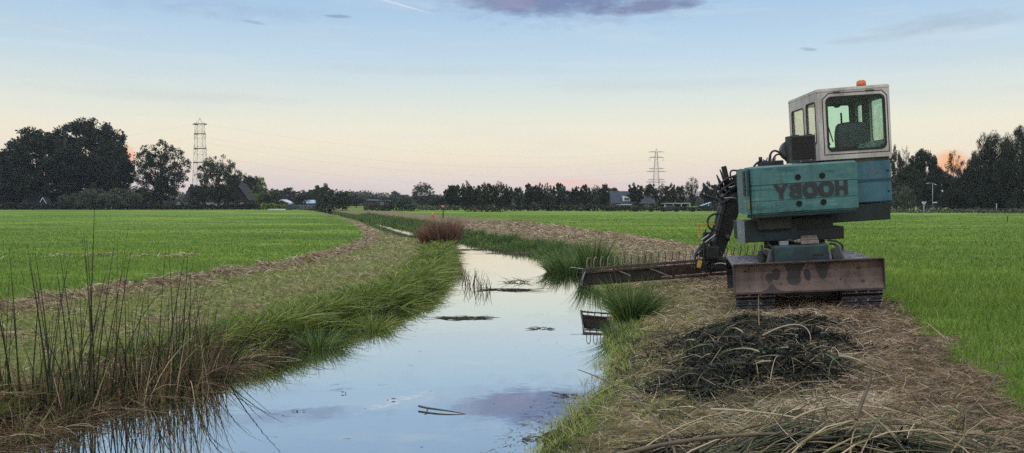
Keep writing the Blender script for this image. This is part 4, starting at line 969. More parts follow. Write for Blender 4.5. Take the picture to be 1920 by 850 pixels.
# inside: trim, pillars, seat, monitor, cloth, grab rail
mb = MB(); mb.box(((x0+x1)/2, .24, z1-.115), (x1-x0-.1, 1.32, .06)); mb.box(((x0+x1)/2, y1-.06, 3.58), (x1-x0-.1, .03, .10))
mb.box((1.44, .36, 2.60), (.24,.95,.22), None, .03); mb.box((.50,.25,2.60),(.2,1.2,.2),None,.02)
mb.box(((x0+x1)/2,.24,2.51),(x1-x0-.1,1.32,.03)); mb.box((1.552,.36,3.1),(.03,.22,1.2)); mb.box((1.552,y1-.07,3.1),(.04,.06,1.2)); mb.build('cab_lining', TRIM, cab)
mb = MB()
bm = mb.bm
for i_, (zz_, w_, y_) in enumerate(((2.58,.40,-.20),(2.70,.46,-.24),(2.86,.47,-.26),(2.98,.44,-.25),(3.06,.38,-.23),(3.085,.26,-.20))):
    pass
prof_s = [(2.56,.215,.00),(2.66,.238,.00),(2.80,.246,-.01),(2.92,.238,-.01),(3.02,.215,0),(3.065,.175,.01),(3.08,.10,.02)]
rws = []
for z_, hw, dy in prof_s:
    hw *= 1.18; z_ += .05; ring_ = rrect(1.04-hw, -.10, 1.04+hw, .06, .06, 4); rws.append([bm.verts.new((p[0], p[1]-.16+dy, z_)) for p in ring_])
for a, b in zip(rws, rws[1:]):
    n = len(a)
    for i in range(n): bm.faces.new((a[i], a[(i+1) % n], b[(i+1) % n], b[i]))
bm.faces.new(rws[-1]); bm.faces.new(rws[0][::-1])
mb.box((1.04,.14,2.66), (.46,.46,.12), None, .04, 3); mb.build('seat', SEATM, cab, None, True)
mb = MB(); mb.cyl((1.25,.72,2.60),(1.25,.70,3.30),.012,n=8); mb.cyl((1.25,.70,3.18),(1.25,.70,3.38),.018,n=8)
mb.cyl((.98,.88,3.48),(1.14,.86,2.85),.012,n=8); mb.cyl((.98,.85,3.05),(1.08,.85,2.8),.010,n=8); mb.build('control_lever', BLACK, cab)
mb = MB(); bmesh.ops.create_uvsphere(mb.bm, u_segments=16, v_segments=8, radius=.075, matrix=Matrix.Translation((1.24,y1-.10,3.55)) @ Matrix.Diagonal((1,.4,.8,1))); mb.build('fan', BLACK, cab, None, True)
curve_tube('grab_rail', [(1.53,.62,2.80),(1.53,.62,3.12),(1.53,.64,3.28),(1.53,.74,3.32),(1.53,.80,3.30)], .014, cab, BLACK)
mb = MB(); bmesh.ops.create_icosphere(mb.bm, subdivisions=4, radius=1)
r_ = np.random.RandomState(3)
for v in mb.bm.verts:
    k_ = 1+.16*math.sin(v.co.x*7+1)*math.cos(v.co.y*6)+.12*math.sin(v.co.z*9+v.co.x*13); v.co = Vector((1.32+v.co.x*.21*k_, -.29+v.co.y*.12*k_, 2.655+v.co.z*.10*k_))
mb.build('crumpled_cloth', CLOTH, cab, None, True)
# beacon on the roof
mb = MB(); mb.cyl((1.22,-.28,3.68),(1.22,-.28,3.745),.082,.080,n=24); bc = mb.build('beacon', BLACK, cab)
mb = MB(); mb.cyl((1.22,-.28,3.745),(1.22,-.28,3.815),.080,.078,n=24); mb.cyl((1.22,-.28,3.815),(1.22,-.28,3.84),.078,.050,n=24); mb.build('beacon_lens', ORANGE, bc)
# black cooler box standing on the engine cover
mb = MB(); mb.box((-.08,-.78,2.68), (.46,.16,.46), None, .012); rb = mb.build('cooler', mat_noisy('cooler_frame', [(.02,.02,.022), (.05,.05,.052)], 8, .6), exc)
mb = MB(); mb.box((-.065,-.864,2.70), (.37,.01,.38))
mb.build('grille', mat_noisy('mesh_black', [(.010,.007,.007), (.018,.013,.013)], 60, .8), rb)
mb = MB()
for q in range(19): mb.box((-.245+.02*q,-.871,2.70), (.004,.004,.375))
for q in range(5): mb.box((-.065,-.8745,2.53+.085*q), (.37,.003,.005))
mb.box((-.17,-.79,2.915), (.10,.12,.02)); mb.box((.05,-.79,2.915), (.10,.12,.02)); mb.build('grille_bars', mat_noisy('bar', [(.022,.018,.018), (.03,.026,.026)], 9, .6), rb)
mb = MB(); mb.cyl((-.17,-.69,2.68),(-.17,-.45,2.68),.20,.17,n=30); mb.build('fan_housing', mat_noisy('housing', [(.05,.05,.052), (.11,.11,.115)], 8, .5), rb)
mb = MB(); mb.cyl((-.12,-.865,2.477),(-.12,-.875,2.477),.010,n=8); mb.build('bolt', STEEL, rb); MB().cyl((.05,-.865,2.487),(.05,-.875,2.487),.010,n=8).build('bolt', STEEL, rb)
# hoses on the cover behind the cooler
hs = MB(); hs.box((-.62,-.62,2.46), (.26,.2,.10), None, .02); hs.cyl((-.72,-.62,2.5),(-.72,-.62,2.60),.03,n=10); hs.cyl((-.58,-.66,2.5),(-.56,-.66,2.62),.022,n=10); hs.box((-.45,-.62,2.47),(.2,.18,.10),None,.02)
hv = hs.build('top_valve', BLACK, exc)
curve_tube('hose', [(-.60,-.70,2.50),(-.58,-.70,2.68),(-.46,-.70,2.72),(-.36,-.70,2.60),(-.30,-.70,2.50)], .018, hv, RUBBER)
curve_tube('hose', [(-.52,-.64,2.50),(-.48,-.64,2.66),(-.38,-.64,2.66),(-.30,-.64,2.54)], .016, hv, RUBBER)
curve_tube('hose', [(-.84,-.55,2.40),(-.80,-.60,2.52),(-.70,-.64,2.56),(-.60,-.66,2.50)], .018, hv, RUBBER)
for q in range(4): MB().cyl((-.72+.07*q,-.72,2.5+.02*(q % 2)),(-.70+.07*q,-.72,2.56+.02*(q % 2)),.012,n=8).build('hose_fitting', STEEL, hv)
# loose hoses beside the swivel
pr = MB(); pr.box((-.62,-1.0,.95),(.14,.16,.15),None,.02); pr.cyl((-.84,-.95,1.0),(-.72,-1.02,.92),.045,n=12); pr.box((-.80,-.85,.90),(.2,.2,.2),None,.03); pr = pr.build('swivel_fittings', BLACK, exc)
for a_ in ([(-.86,-.9,1.10),(-.90,-1.0,.98),(-.78,-1.05,.86),(-.60,-1.0,.80)], [(-.75,-.9,1.12),(-.70,-1.05,1.05),(-.66,-1.08,.90),(-.70,-1.0,.78)], [(-.58,-.9,1.12),(-.55,-1.05,1.02),(-.60,-1.08,.90)],
           [(.25,-.9,1.12),(.42,-1.0,1.10),(.50,-1.0,.98),(.40,-1.0,.88),(.30,-1.0,.84)], [(.28,-.9,1.06),(.38,-1.0,1.06),(.42,-1.0,.98),(.36,-1.0,.90)]):
    curve_tube('hose', a_, .018, pr, RUBBER)
for p_ in ((-.84,-.97,1.0),(-.70,-1.07,1.04),(-.63,-1.08,.93)): MB().cyl(p_, (p_[0]+.05,p_[1]-.01,p_[2]-.03), .018, n=8).build('hose_fitting', STEEL, pr)
# ---- boom, stick and hoses (set out in the open, then hung on the machine)
mb = MB()
pts = [L((5.0,14.6,1.75)), L((4.98,16.2,2.22)), L((4.98,17.3,2.30)), L((4.99,18.05,2.02))]
for a, b, w_, h_ in zip(pts, pts[1:], (.26,.24,.2), (.36,.32,.26)): mb.bar(a, b, w_, h_, .02)
mb.build('boom', BLACK, exc)
MB().cyl(L((5.15,15.1,1.5)), L((5.1,16.4,2.3)), .06, n=14).cyl(L((4.78,15.1,1.5)), L((4.78,16.4,2.3)), .06, n=14).build('boom_cylinder', BLACK, exc)
top, bot = at(1374, 18.0, py=362), at(1338, 18.1, py=490)
mb = MB(); bm = mb.bm; ax = (bot-top).normalized(); sx = Vector((1,0,0)); sx = (sx-ax*sx.dot(ax)).normalized(); sy = ax.cross(sx)
secs = [(-.06,.16,.16),(.10,.215,.20),(.5,.18,.18),(.95,.13,.15),(1.02,.12,.13)]; rws = []
for t_, hw, hd_ in secs:
    c_ = top.lerp(bot, t_); rws.append([bm.verts.new(c_+sx*a_*hw+sy*b_*hd_) for a_, b_ in ((-1,-1),(1,-1),(1,1),(-1,1))])
for a, b in zip(rws, rws[1:]):
    for i in range(4): bm.faces.new((a[i], a[(i+1) % 4], b[(i+1) % 4], b[i]))
bm.faces.new(rws[-1]); bm.faces.new(rws[0][::-1]); bmesh.ops.bevel(bm, geom=list(bm.edges), offset=.012, segments=2, affect='EDGES')
stick = mb.build('stick', BLACK, exc, INV)
mb = MB(); mb.bar(top.lerp(bot,.08)+Vector((-.19,-.23,0)), top.lerp(bot,.62)+Vector((-.15,-.22,0)), .07, .07, .01); mb.cyl(top.lerp(bot,.6)+Vector((-.15,-.22,0)), top.lerp(bot,.95)+Vector((-.12,-.2,0)), .025, n=10); mb.build('stick_cylinder', BLACK, stick, INV)
mb = MB()
for a_, b_ in (((1393,330),(1358,352)),((1395,345),(1360,372)),((1372,338),(1352,386)),((1356,312),(1366,352))):
    mb.bar(at(a_[0],17.9,py=a_[1]), at(b_[0],17.9,py=b_[1]), .12, .10, .02)
mb.build('boom_joint', BLACK, exc, INV)
# horn like bracket ends
mb = MB()
for a_, b_, r0 in (((1349,318),(1364,352),.06),((1343,328),(1354,352),.05),((1340,347),(1358,362),.045),((1372,330),(1384,352),.06),((1380,322),(1390,345),.05)):
    mb.cyl(at(b_[0],17.8,py=b_[1]), at(a_[0],17.8,py=a_[1]), r0, .012, n=8)
mb.build('bracket', BLACK, exc, INV)
rr_ = random.Random(7)
def ghose(pts, D, r, mat=RUBBER, parent=None, name='hose'):
    return curve_tube(name, [LP(px, py, D+dd) for (px, py), dd in zip(pts, [rr_.uniform(-.08,.08) for _ in pts])], r, parent or exc, mat)
for pts_, r in (([(1324,367),(1334,371),(1346,376),(1357,381)],.028), ([(1395,322),(1378,332),(1362,330),(1352,345),(1342,352)],.024), ([(1396,334),(1380,338),(1368,348),(1352,356),(1345,368)],.022),
               ([(1396,344),(1382,352),(1368,352),(1360,366),(1350,376)],.022), ([(1396,354),(1384,358),(1372,366),(1362,376),(1352,384)],.02), ([(1396,362),(1380,362),(1368,374),(1358,380)],.02),
               ([(1390,318),(1380,322),(1372,316),(1366,326),(1372,340)],.02), ([(1345,350),(1340,362),(1346,372),(1356,372)],.02),
               ([(1352,401),(1338,400),(1326,408),(1326,424),(1334,432),(1344,432)],.026), ([(1348,390),(1342,420),(1334,450),(1322,470),(1306,480)],.018), ([(1346,395),(1338,430),(1326,460),(1312,474)],.018),
               ([(1334,452),(1316,458),(1306,474),(1302,490),(1312,505),(1326,508)],.018), ([(1330,446),(1310,462),(1300,482),(1306,498),(1322,502),(1330,490)],.016), ([(1338,470),(1330,486),(1324,505),(1312,510),(1303,500)],.018),
               ([(1340,478),(1350,488),(1362,492),(1368,500),(1358,506)],.016), ([(1345,486),(1360,484),(1372,492),(1376,500)],.014), ([(1324,430),(1318,450),(1322,470),(1318,490),(1326,504)],.016), ([(1350,470),(1356,476),(1354,486),(1346,490)],.014), ([(1308,476),(1300,492),(1296,505),(1304,508)],.014)):
    ghose(pts_, 17.7, r)
for pts_ in ([(1330,440),(1322,446),(1316,450)], [(1322,455),(1332,448),(1342,440)], [(1366,352),(1376,350),(1384,345)], [(1358,372),(1370,370),(1380,372)], [(1340,496),(1352,492),(1362,496)], [(1306,470),(1300,480),(1298,488)]):
    ghose(pts_, 17.55, .012, STEEL, None, 'steel_pipe')
mb = MB(); mb.box(at(1326,17.8,py=446), (.16,.2,.26), None, .02); mb.box(at(1334,17.8,py=474), (.3,.3,.3), None, .04); mb.box(at(1318,17.8,py=470), (.12,.2,.3), None, .02); mb.box(at(1352,17.9,py=498), (.5,.3,.16), None, .03); mb.bar(at(1334,17.8,py=452), at(1352,17.9,py=498), .08, .08)
mb.cyl(at(1362,17.8,py=440), at(1366,17.8,py=452), .05, n=12); mb.box(at(1342,18.0,py=490), (.5,.4,.14), None, .02); mb.build('tilt_joint', BLACK, exc, INV)
mb = MB(); mb.bar(at(1311,17.7,py=444), at(1311,17.7,py=422), .05, .05, .006); mb.bar(at(1309,17.7,py=422), at(1340,17.7,py=420), .05, .05, .006); mb.build('yellow_guard', YEL, exc, INV)
MB().box(at(1312,17.5,py=496), (.09,.05,.17), Matrix.Rotation(.2, 4, 'Y'), .02).build('yellow_tag', YEL, exc, INV)
# ---- mowing basket
Lx0, Rx0 = 1.60, 5.75; zt0, zt1 = .235, .56
def bz(x_): return zt0+(zt1-zt0)*(x_-Lx0)/(Rx0-Lx0)
BYn, BYf, BH = 17.95, 18.65, .36
mb = MB(); mb.bar((Lx0, BYn, bz(Lx0)), (Rx0, BYn, bz(Rx0)), .07, .06, .006); mb.bar((Lx0, BYn+.02, bz(Lx0)-.075), (Rx0, BYn+.02, bz(Rx0)-.075), .04, .035, .004)
mb.bar((Lx0, BYn+.18, bz(Lx0)-BH), (Rx0, BYn+.18, bz(Rx0)-BH), .08, .05, .006); mb.bar((Lx0, BYf, bz(Lx0)-BH-.03), (Rx0, BYf, bz(Rx0)-BH-.03), .08, .03, .004)
bk = mb.build('mowing_basket', RUST, exc, INV)
def endp(x_):
    z_ = bz(x_); M = Matrix(((0,-1,0,0),(1,0,0,0),(0,0,1,0),(0,0,0,1)))
    return MB().prism([(BYn-.02,z_+.03),(BYn+.08,z_+.02),(BYn+.30,z_-.20),(BYf+.05,z_-BH+.02),(BYf+.08,z_-BH-.06),(BYn+.15,z_-BH-.04),(BYn,z_-.22)], -x_, -x_-.02, M).build('end_plate', BLACK, bk, INV)
endp(Lx0); endp(Rx0)
MB().bar((Lx0+.02, BYn+.06, bz(Lx0)-.21), (Lx0+1.75, BYn+.06, bz(Lx0+1.75)-.21), .02, .23, .003).build('back_plate', mat_noisy('muddy_plate', [(.005,.004,.0035), (.012,.008,.006), (.03,.017,.012)], 9, .8), bk, INV)
for a_, b_ in ((3.05,3.62),(3.95,4.45),(2.35,2.9)):
    MB().bar((a_, BYn+.02, bz(a_)-.06), (b_, BYn+.10, bz(b_)-BH+.02), .035, .03, .003).build('brace', RUSTL, bk, INV)
for a_ in (3.65, 4.5, 2.3, 5.2): MB().bar((a_, BYn+.02, bz(a_)-.05), (a_, BYn+.16, bz(a_)-BH), .05, .04, .003).build('upright', RUST, bk, INV)
MB().bar((Lx0+.02, BYn+.34, bz(Lx0)-.22), (Rx0-.1, BYn+.34, bz(Rx0-.1)-.22), .02, .20, .003).build('dark_backing', RUST, bk, INV)  # added sheet standing in for the dark interior behind the open bars
q = 0; xx_ = Lx0+.12
while xx_ < Rx0-.05:
    z_ = bz(xx_); w0 = .035
    curve_tube('tine', [L(p) for p in ((xx_-.03, BYn, z_+.0), (xx_-.05, BYn-.02, z_+.14), (xx_-.02, BYn+.04, z_+.26), (xx_+.05, BYn+.10, z_+.26), (xx_+.075, BYn+.2, z_+.12), (xx_+.05, BYn+.42, z_-.18), (xx_+.05, BYf-.02, z_-BH-.02))], .011, bk, RUSTL, 1)
    xx_ += .155; q += 1
xx_ = Lx0+.04; mb = MB()
while xx_ < Rx0:
    z_ = bz(xx_)-BH-.03; mb.cyl((xx_, BYf, z_), (xx_, BYf+.13, z_-.015), .020, .004, n=5); xx_ += .076
mb.build('cutter_bar', BLACK, bk, INV)
mb = MB(); mb.bar((Lx0+.06,BYn-.02,bz(Lx0)+.02),(Lx0-.02,BYn-.06,bz(Lx0)-.22),.02,.02); mb.bar((Lx0+.02,BYn-.02,bz(Lx0)+.02),(Lx0-.28,BYn+.1,bz(Lx0)+.05),.012,.012); mb.build('end_guard', STEEL, bk, INV)
# ------------------------------------------------------------------ trees
def crown_mesh(name, seed, shape='round', nc=60, per=120, leaf=.02, base=.22, clump=.085, lobes=.16, hollow=.55, stretch_z=1.0, top=1.0, gap=.0):
    """crown inside a 1 x 1 x 1 tree: clumps of leaves at branch ends"""
    r = np.random.RandomState(seed); cs = []
    ph = r.rand(8)*6.28
    while len(cs) < nc:
        v = r.normal(size=3); v /= np.linalg.norm(v); rr = r.rand()**(1/3.)
        rr = hollow+(1-hollow)*rr if r.rand() < .75 else rr
        az = math.atan2(v[1], v[0]); k = 1+lobes*(math.sin(3*az+ph[0])*.5+math.sin(2*az+5*v[2]+ph[1])*.5+math.sin(7*v[2]+ph[2])*.4)
        if shape == 'tall': k *= .95
        if shape == 'cone': k *= (1-.55*max(0, v[2]))
        p = np.array([v[0]*.5*k*rr, v[1]*.5*k*rr, (1+base)/2+v[2]*(1-base)/2*min(1.06, k)*rr])
        if shape == 'willow' and v[2] < -.2: p[:2] *= 1.1
        cs.append(p)
    cs = np.array(cs); cs[:, :2] *= (1-clump*1.2); cs[:, 2] = cs[:, 2]*(1-clump*.6)
    rad_ = clump*(.6+.8*r.rand(nc))
    n = nc*per; ci = np.repeat(np.arange(nc), per)
    off = r.normal(size=(n, 3)); off /= np.linalg.norm(off, axis=1)[:, None]; off *= (r.rand(n)**.45)[:, None]
    off[:, 2] *= .8*stretch_z
    P = cs[ci]+off*rad_[ci][:, None]
    if shape == 'willow': P[:, 2] -= (r.rand(n)**1.5)*.09*(np.linalg.norm(P[:, :2], axis=1) > .15)
    P[:, 2] = np.maximum(P[:, 2], .02)
    a = r.normal(size=(n, 3)); a[:, 2] *= .6
    if shape == 'willow': a[:, 2] = -np.abs(a[:, 2])*1.6-.7; a = a
    a = unit(a); b = unit(np.cross(a, r.normal(size=(n, 3)))); s = leaf*(.6+.8*r.rand(n))[:, None]
    sa = s*(2.2 if shape == 'willow' else 1.0); sb_ = s*(.35 if shape == 'willow' else .62)
    V = np.stack([P-a*sa*.5, P+b*sb_*.5, P+a*sa*.5, P-b*sb_*.5], 1).reshape(-1, 3)
    Q = np.arange(n*4).reshape(-1, 4)
    rn = np.clip(.5+.25*r.normal(size=nc), 0, 1)[ci]*.6+.4*r.rand(n)
    return npmesh(name, V, Q, rnd=np.repeat(rn, 4)), cs
def trunk_mesh(name, seed, cs, r0=.022, splits=14, top=.75, nb=None):
    r = np.random.RandomState(seed+5); p0, d, c, L_, w, = [], [], [], [], []
    p0.append((0,0,-.03)); d.append((r.normal()*.02, r.normal()*.02, 1)); c.append((r.normal()*.03, r.normal()*.03, 0)); L_.append(top); w.append(r0*2)
    pick = r.permutation(len(cs))[:splits]
    for i in pick:
        z = .14+.5*r.rand()*min(1, cs[i][2]); z = min(z, cs[i][2]*.8); s = np.array([0, 0, z]); v = cs[i]-s; ln = np.linalg.norm(v); v = v/ln
        up = np.array([0, 0, .35]); dd = v-up*.5; p0.append(s); d.append(dd); c.append(up*.5); L_.append(ln); w.append(r0*(.9-.5*z))
    A = lambda q: np.array(q, float)
    V, Q, R = tubes(A(p0), A(d), A(c), A(L_), A(w), 6, r.rand(len(p0)), r, 6, .2)
    return npmesh(name, V, Q, rnd=R, smooth=True)
BARK = mat_noisy('bark', [(.020,.017,.014), (.05,.042,.034)], 3, .9, stretch=(1,1,.25))
BARKL = mat_noisy('pale_bark', [(.06,.055,.045), (.12,.105,.085)], 3, .9, stretch=(1,1,.25))
FOL = {
 'dark': mat_leaf('foliage_dark', [(0, (.007,.011,.007)), (.5, (.017,.026,.012)), (.85, (.036,.048,.019)), (1, (.06,.066,.026))], None, .1),
 'mid': mat_leaf('foliage_mid', [(0, (.012,.019,.010)), (.5, (.028,.042,.017)), (.85, (.058,.072,.026)), (1, (.09,.09,.035))], None, .15),
 'brown': mat_leaf('foliage_autumn', [(0, (.010,.013,.007)), (.5, (.024,.024,.012)), (.85, (.05,.040,.018)), (1, (.09,.06,.028))], None, .15),
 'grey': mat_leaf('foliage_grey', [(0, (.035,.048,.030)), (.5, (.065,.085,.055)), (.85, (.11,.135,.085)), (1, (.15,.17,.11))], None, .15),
 'bright': mat_leaf('foliage_bright', [(0, (.05,.085,.018)), (.5, (.11,.17,.035)), (.85, (.18,.24,.055)), (1, (.25,.26,.08))], None, .2)}
PROTO = {}
def proto(kind, v):
    key = (kind, v)
    if key not in PROTO:
        K = dict(oak=dict(nc=400, per=120, leaf=.026, base=.06, clump=.065, lobes=.13, hollow=.45), ball=dict(nc=300, per=60, leaf=.024, base=.12, clump=.058, lobes=.10, hollow=.25),
                 round=dict(nc=95, per=80, leaf=.055, base=.22, clump=.085, lobes=.16, hollow=.3), tall=dict(shape='cone', nc=90, per=45, leaf=.048, base=.18, clump=.085, lobes=.2, hollow=.3),
                 sparse=dict(nc=60, per=45, leaf=.035, base=.12, clump=.075, lobes=.35, shape='cone', hollow=.2), bush=dict(nc=110, per=60, leaf=.040, base=.0, clump=.10, lobes=.14, hollow=.3),
                 willow=dict(shape='willow', nc=300, per=130, leaf=.019, base=.04, clump=.075, lobes=.18, hollow=.35), lace=dict(nc=110, per=45, leaf=.024, base=.10, clump=.07, lobes=.2, hollow=.1))[kind]
        s = hash_(kind)+v*101; cm, cs = crown_mesh('crown', s, **K)
        PROTO[key] = (cm, trunk_mesh('trunk', s, cs, .026 if kind in ('round', 'tall', 'ball') else .020, 10 if kind in ('round', 'tall', 'bush') else 34))
    return PROTO[key]
def hash_(s): return sum(ord(c)*(i+3) for i, c in enumerate(s))
_tmats = {}
def tree(px, ytop, wpx, D, kind, v, fol, label, name='tree', cat='tree', group=None, pale=False, ybase=None, rz=None):
    x = (px-960)/F*D; z = hz(x, D) if ybase is None else CZ-(ybase-HY)*D/F
    H = CZ-(ytop-HY)*D/F-z; Wd = wpx*D/F
    key = (kind, v, fol, pale)
    if key not in _tmats:
        cm, tm = proto(kind, v); cm = cm.copy(); tm = tm.copy(); cm.materials.append(FOL[fol]); tm.materials.append(BARKL if pale else BARK); _tmats[key] = (cm, tm)
    cm, tm = _tmats[key]
    o = empty(name, (x, D, z), (px*1.7 % 6.28) if rz is None else rz)
    a = bpy.data.objects.new('crown', cm); b = bpy.data.objects.new('trunk', tm)
    for q in (a, b): COL.objects.link(q); q.parent = o
    o.scale = (Wd, Wd, H); return tag(o, label, cat, group)
G1 = 'big trees round the farmyard on the left'
tree(78, 243, 172, 232, 'oak', 0, 'dark', 'broad dark oak at the far left edge beyond the field', group=G1)
tree(172, 224, 150, 246, 'oak', 1, 'dark', 'tallest dark oak rising behind the broad one on the left', group=G1)
tree(205, 262, 84, 238, 'oak', 2, 'dark', 'dark oak filling the right flank of the tallest oak', group=G1)
tree(30, 292, 90, 236, 'oak', 2, 'dark', 'lower dark oak cut by the left edge of the picture', group=G1)
tree(302, 263, 108, 236, 'ball', 0, 'dark', 'round dark tree standing alone left of the left pylon', group=G1)
tree(410, 290, 82, 230, 'ball', 1, 'mid', 'loose green tree in front of the thatched farmhouse', group=G1)
tree(446, 318, 54, 262, 'ball', 1, 'dark', 'dark tree behind the farmhouse gable', group=G1)
tree(472, 330, 50, 290, 'oak', 1, 'dark', 'dark tree behind the thin bright green tree', group=G1)
tree(488, 314, 40, 226, 'sparse', 0, 'bright', 'thin bright green tree with a wispy top beside the farmhouse', group=G1)
tree(372, 345, 40, 228, 'bush', 1, 'dark', 'dark bushy tree under the left pylon', 'tree', group=G1)
tree(265, 348, 60, 230, 'bush', 0, 'dark', 'dark undergrowth below the lone round tree', 'bush', 'bush')
tree(176, 352, 66, 214, 'bush', 1, 'grey', 'grey green willow scrub at the field edge under the big oaks', 'bush', 'bush')
tree(224, 350, 76, 214, 'bush', 2, 'grey', 'second grey green willow scrub right of the first', 'bush', 'bush')
tree(130, 362, 50, 220, 'bush', 0, 'grey', 'low shrub right of the little white gabled barn', 'bush', 'bush')
tree(8, 356, 60, 226, 'bush', 2, 'dark', 'dark scrub at the left edge beside the barn', 'bush', 'bush')
tree(30, 356, 50, 240, 'bush', 1, 'dark', 'dark scrub behind the little barn', 'bush', 'bush')
tree(507, 352, 34, 224, 'bush', 1, 'mid', 'green bush right of the thin bright tree', 'bush', 'bush')
tree(563, 362, 34, 222, 'bush', 0, 'dark', 'rounded dark bush between the white roofed barn and the grey shed', 'bush', 'bush')
G2 = 'distant trees across the middle'
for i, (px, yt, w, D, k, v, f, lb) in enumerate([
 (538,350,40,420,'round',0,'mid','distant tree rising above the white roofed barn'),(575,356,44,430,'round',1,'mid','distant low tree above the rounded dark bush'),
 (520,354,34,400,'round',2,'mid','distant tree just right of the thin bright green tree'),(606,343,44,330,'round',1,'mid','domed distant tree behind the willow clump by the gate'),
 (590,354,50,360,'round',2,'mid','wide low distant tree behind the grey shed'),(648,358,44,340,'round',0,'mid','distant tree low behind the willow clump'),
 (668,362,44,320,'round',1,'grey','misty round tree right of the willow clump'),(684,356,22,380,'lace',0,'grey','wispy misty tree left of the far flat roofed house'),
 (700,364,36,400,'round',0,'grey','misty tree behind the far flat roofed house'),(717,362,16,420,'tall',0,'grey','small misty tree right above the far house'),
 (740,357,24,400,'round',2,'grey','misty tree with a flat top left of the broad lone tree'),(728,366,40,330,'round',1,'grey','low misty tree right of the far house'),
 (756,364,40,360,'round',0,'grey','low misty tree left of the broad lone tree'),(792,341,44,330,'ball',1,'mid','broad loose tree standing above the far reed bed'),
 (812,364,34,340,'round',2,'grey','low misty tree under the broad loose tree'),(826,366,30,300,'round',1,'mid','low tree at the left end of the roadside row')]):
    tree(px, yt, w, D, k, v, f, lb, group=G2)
tree(610, 358, 46, 205, 'bush', 0, 'mid', 'left half of the big willow clump by the metal gate', 'bush', 'bush')
tree(642, 360, 52, 200, 'bush', 2, 'dark', 'dark right half of the big willow clump by the metal gate', 'bush', 'bush')
ROW = [(845,350,24),(857,350,26),(874,344,20),(884,352,24),(895,348,26),(906,346,22),(920,347,24),(936,344,24),(952,350,18),(970,346,24),(991,347,20),(1009,347,20),(1027,348,18),(1047,346,26),(1065,352,18),
       (1080,353,20),(1097,349,20),(1117,351,20),(1133,348,22),(1152,346,16),(1192,347,28),(1220,348,28),(1242,349,18),(1257,347,20),(1273,343,24),(1298,337,38),(1329,344,28),(1356,344,26)]
ORD = 'first second third fourth fifth sixth seventh eighth ninth tenth eleventh twelfth thirteenth fourteenth fifteenth sixteenth seventeenth eighteenth nineteenth twentieth'.split()
ordn = lambda i: ORD[i] if i < 20 else 'twenty ' + ORD[i-20]
for i, (px, yt, w) in enumerate(ROW):
    k = ('round', 'round', 'ball', 'round', 'tall')[i % 5]; f = ('dark', 'mid', 'dark', 'brown')[i % 4]
    if i == 25: k, f, lb = 'lace', 'brown', 'widest brownish tree with a wispy bare top in the row left of the excavator arm'
    else: lb = f'{ordn(i)} tree from the left in the long row beyond the right field'
    tree(px, yt-5, w*1.18, 205+(i*37 % 23), k, (i*5) % 3 if k not in ('lace', 'ball') else i % 2 if k == 'ball' else 0, f, lb, group='trees in the long row beyond the right field', pale=i in (15, 17, 21, 24, 25))
tree(1298, 330, 22, 208, 'sparse', 0, 'brown', 'bare wispy twig crown poking over the widest brownish tree', group=G2)
for i, (px, yt, w) in enumerate([(868,362,36),(905,364,40),(945,362,40),(985,364,40),(1025,363,44),(1062,364,40),(1100,364,40),(1136,362,40),(1205,362,44),(1250,364,44),(1340,360,44),(1378,356,44)]):
    tree(px, yt+8, w, 236, 'bush', i % 3, 'mid', f'{ordn(i)} bush from the left in the undergrowth behind the tree row', 'bush', 'bush', 'undergrowth behind the tree row')
G3 = 'trees and willows at the right edge'
tree(1676, 272, 44, 185, 'ball', 1, 'mid', 'light leaved tree just right of the cab', group=G3)
tree(1696, 276, 26, 190, 'lace', 0, 'dark', 'thin topped tree second right of the cab', group=G3)
tree(1730, 280, 62, 180, 'oak', 1, 'dark', 'rounded dark tree behind the street lamp', group=G3)
tree(1784, 284, 54, 188, 'lace', 0, 'brown', 'thin tree with the orange sky glowing through it', group=G3)
tree(1762, 318, 60, 186, 'oak', 2, 'dark', 'lower dark tree below the orange glow', group=G3)
tree(1700, 312, 56, 176, 'oak', 0, 'mid', 'dense green tree low beside the cab', group=G3)
tree(1856, 250, 92, 160, 'willow', 0, 'dark', 'large drooping willow second from the right edge', group=G3)
tree(1912, 238, 90, 152, 'willow', 1, 'dark', 'large drooping willow cut by the right edge', group=G3)
tree(1812, 312, 64, 166, 'willow', 2, 'dark', 'lower drooping willow in front of the large ones', group=G3)
tree(1952, 216, 60, 158, 'willow', 0, 'mid', 'tall willow mostly beyond the right edge', group=G3)
tree(1862, 330, 84, 158, 'willow', 1, 'dark', 'dense low willow skirt along the dark fence', group=G3)
tree(1692, 345, 50, 160, 'bush', 1, 'grey', 'grey shrub between the cab and the street lamp', 'bush', 'bush')
tree(1788, 350, 60, 168, 'bush', 0, 'dark', 'dark shrub right of the little bridge', 'bush', 'bush')
tree(1742, 346, 50, 182, 'bush', 2, 'dark', 'dark shrub behind the little bridge', 'bush', 'bush')
tree(1660, 330, 50, 195, 'bush', 2, 'dark', 'dark shrub hidden low behind the machine', 'bush', 'bush')
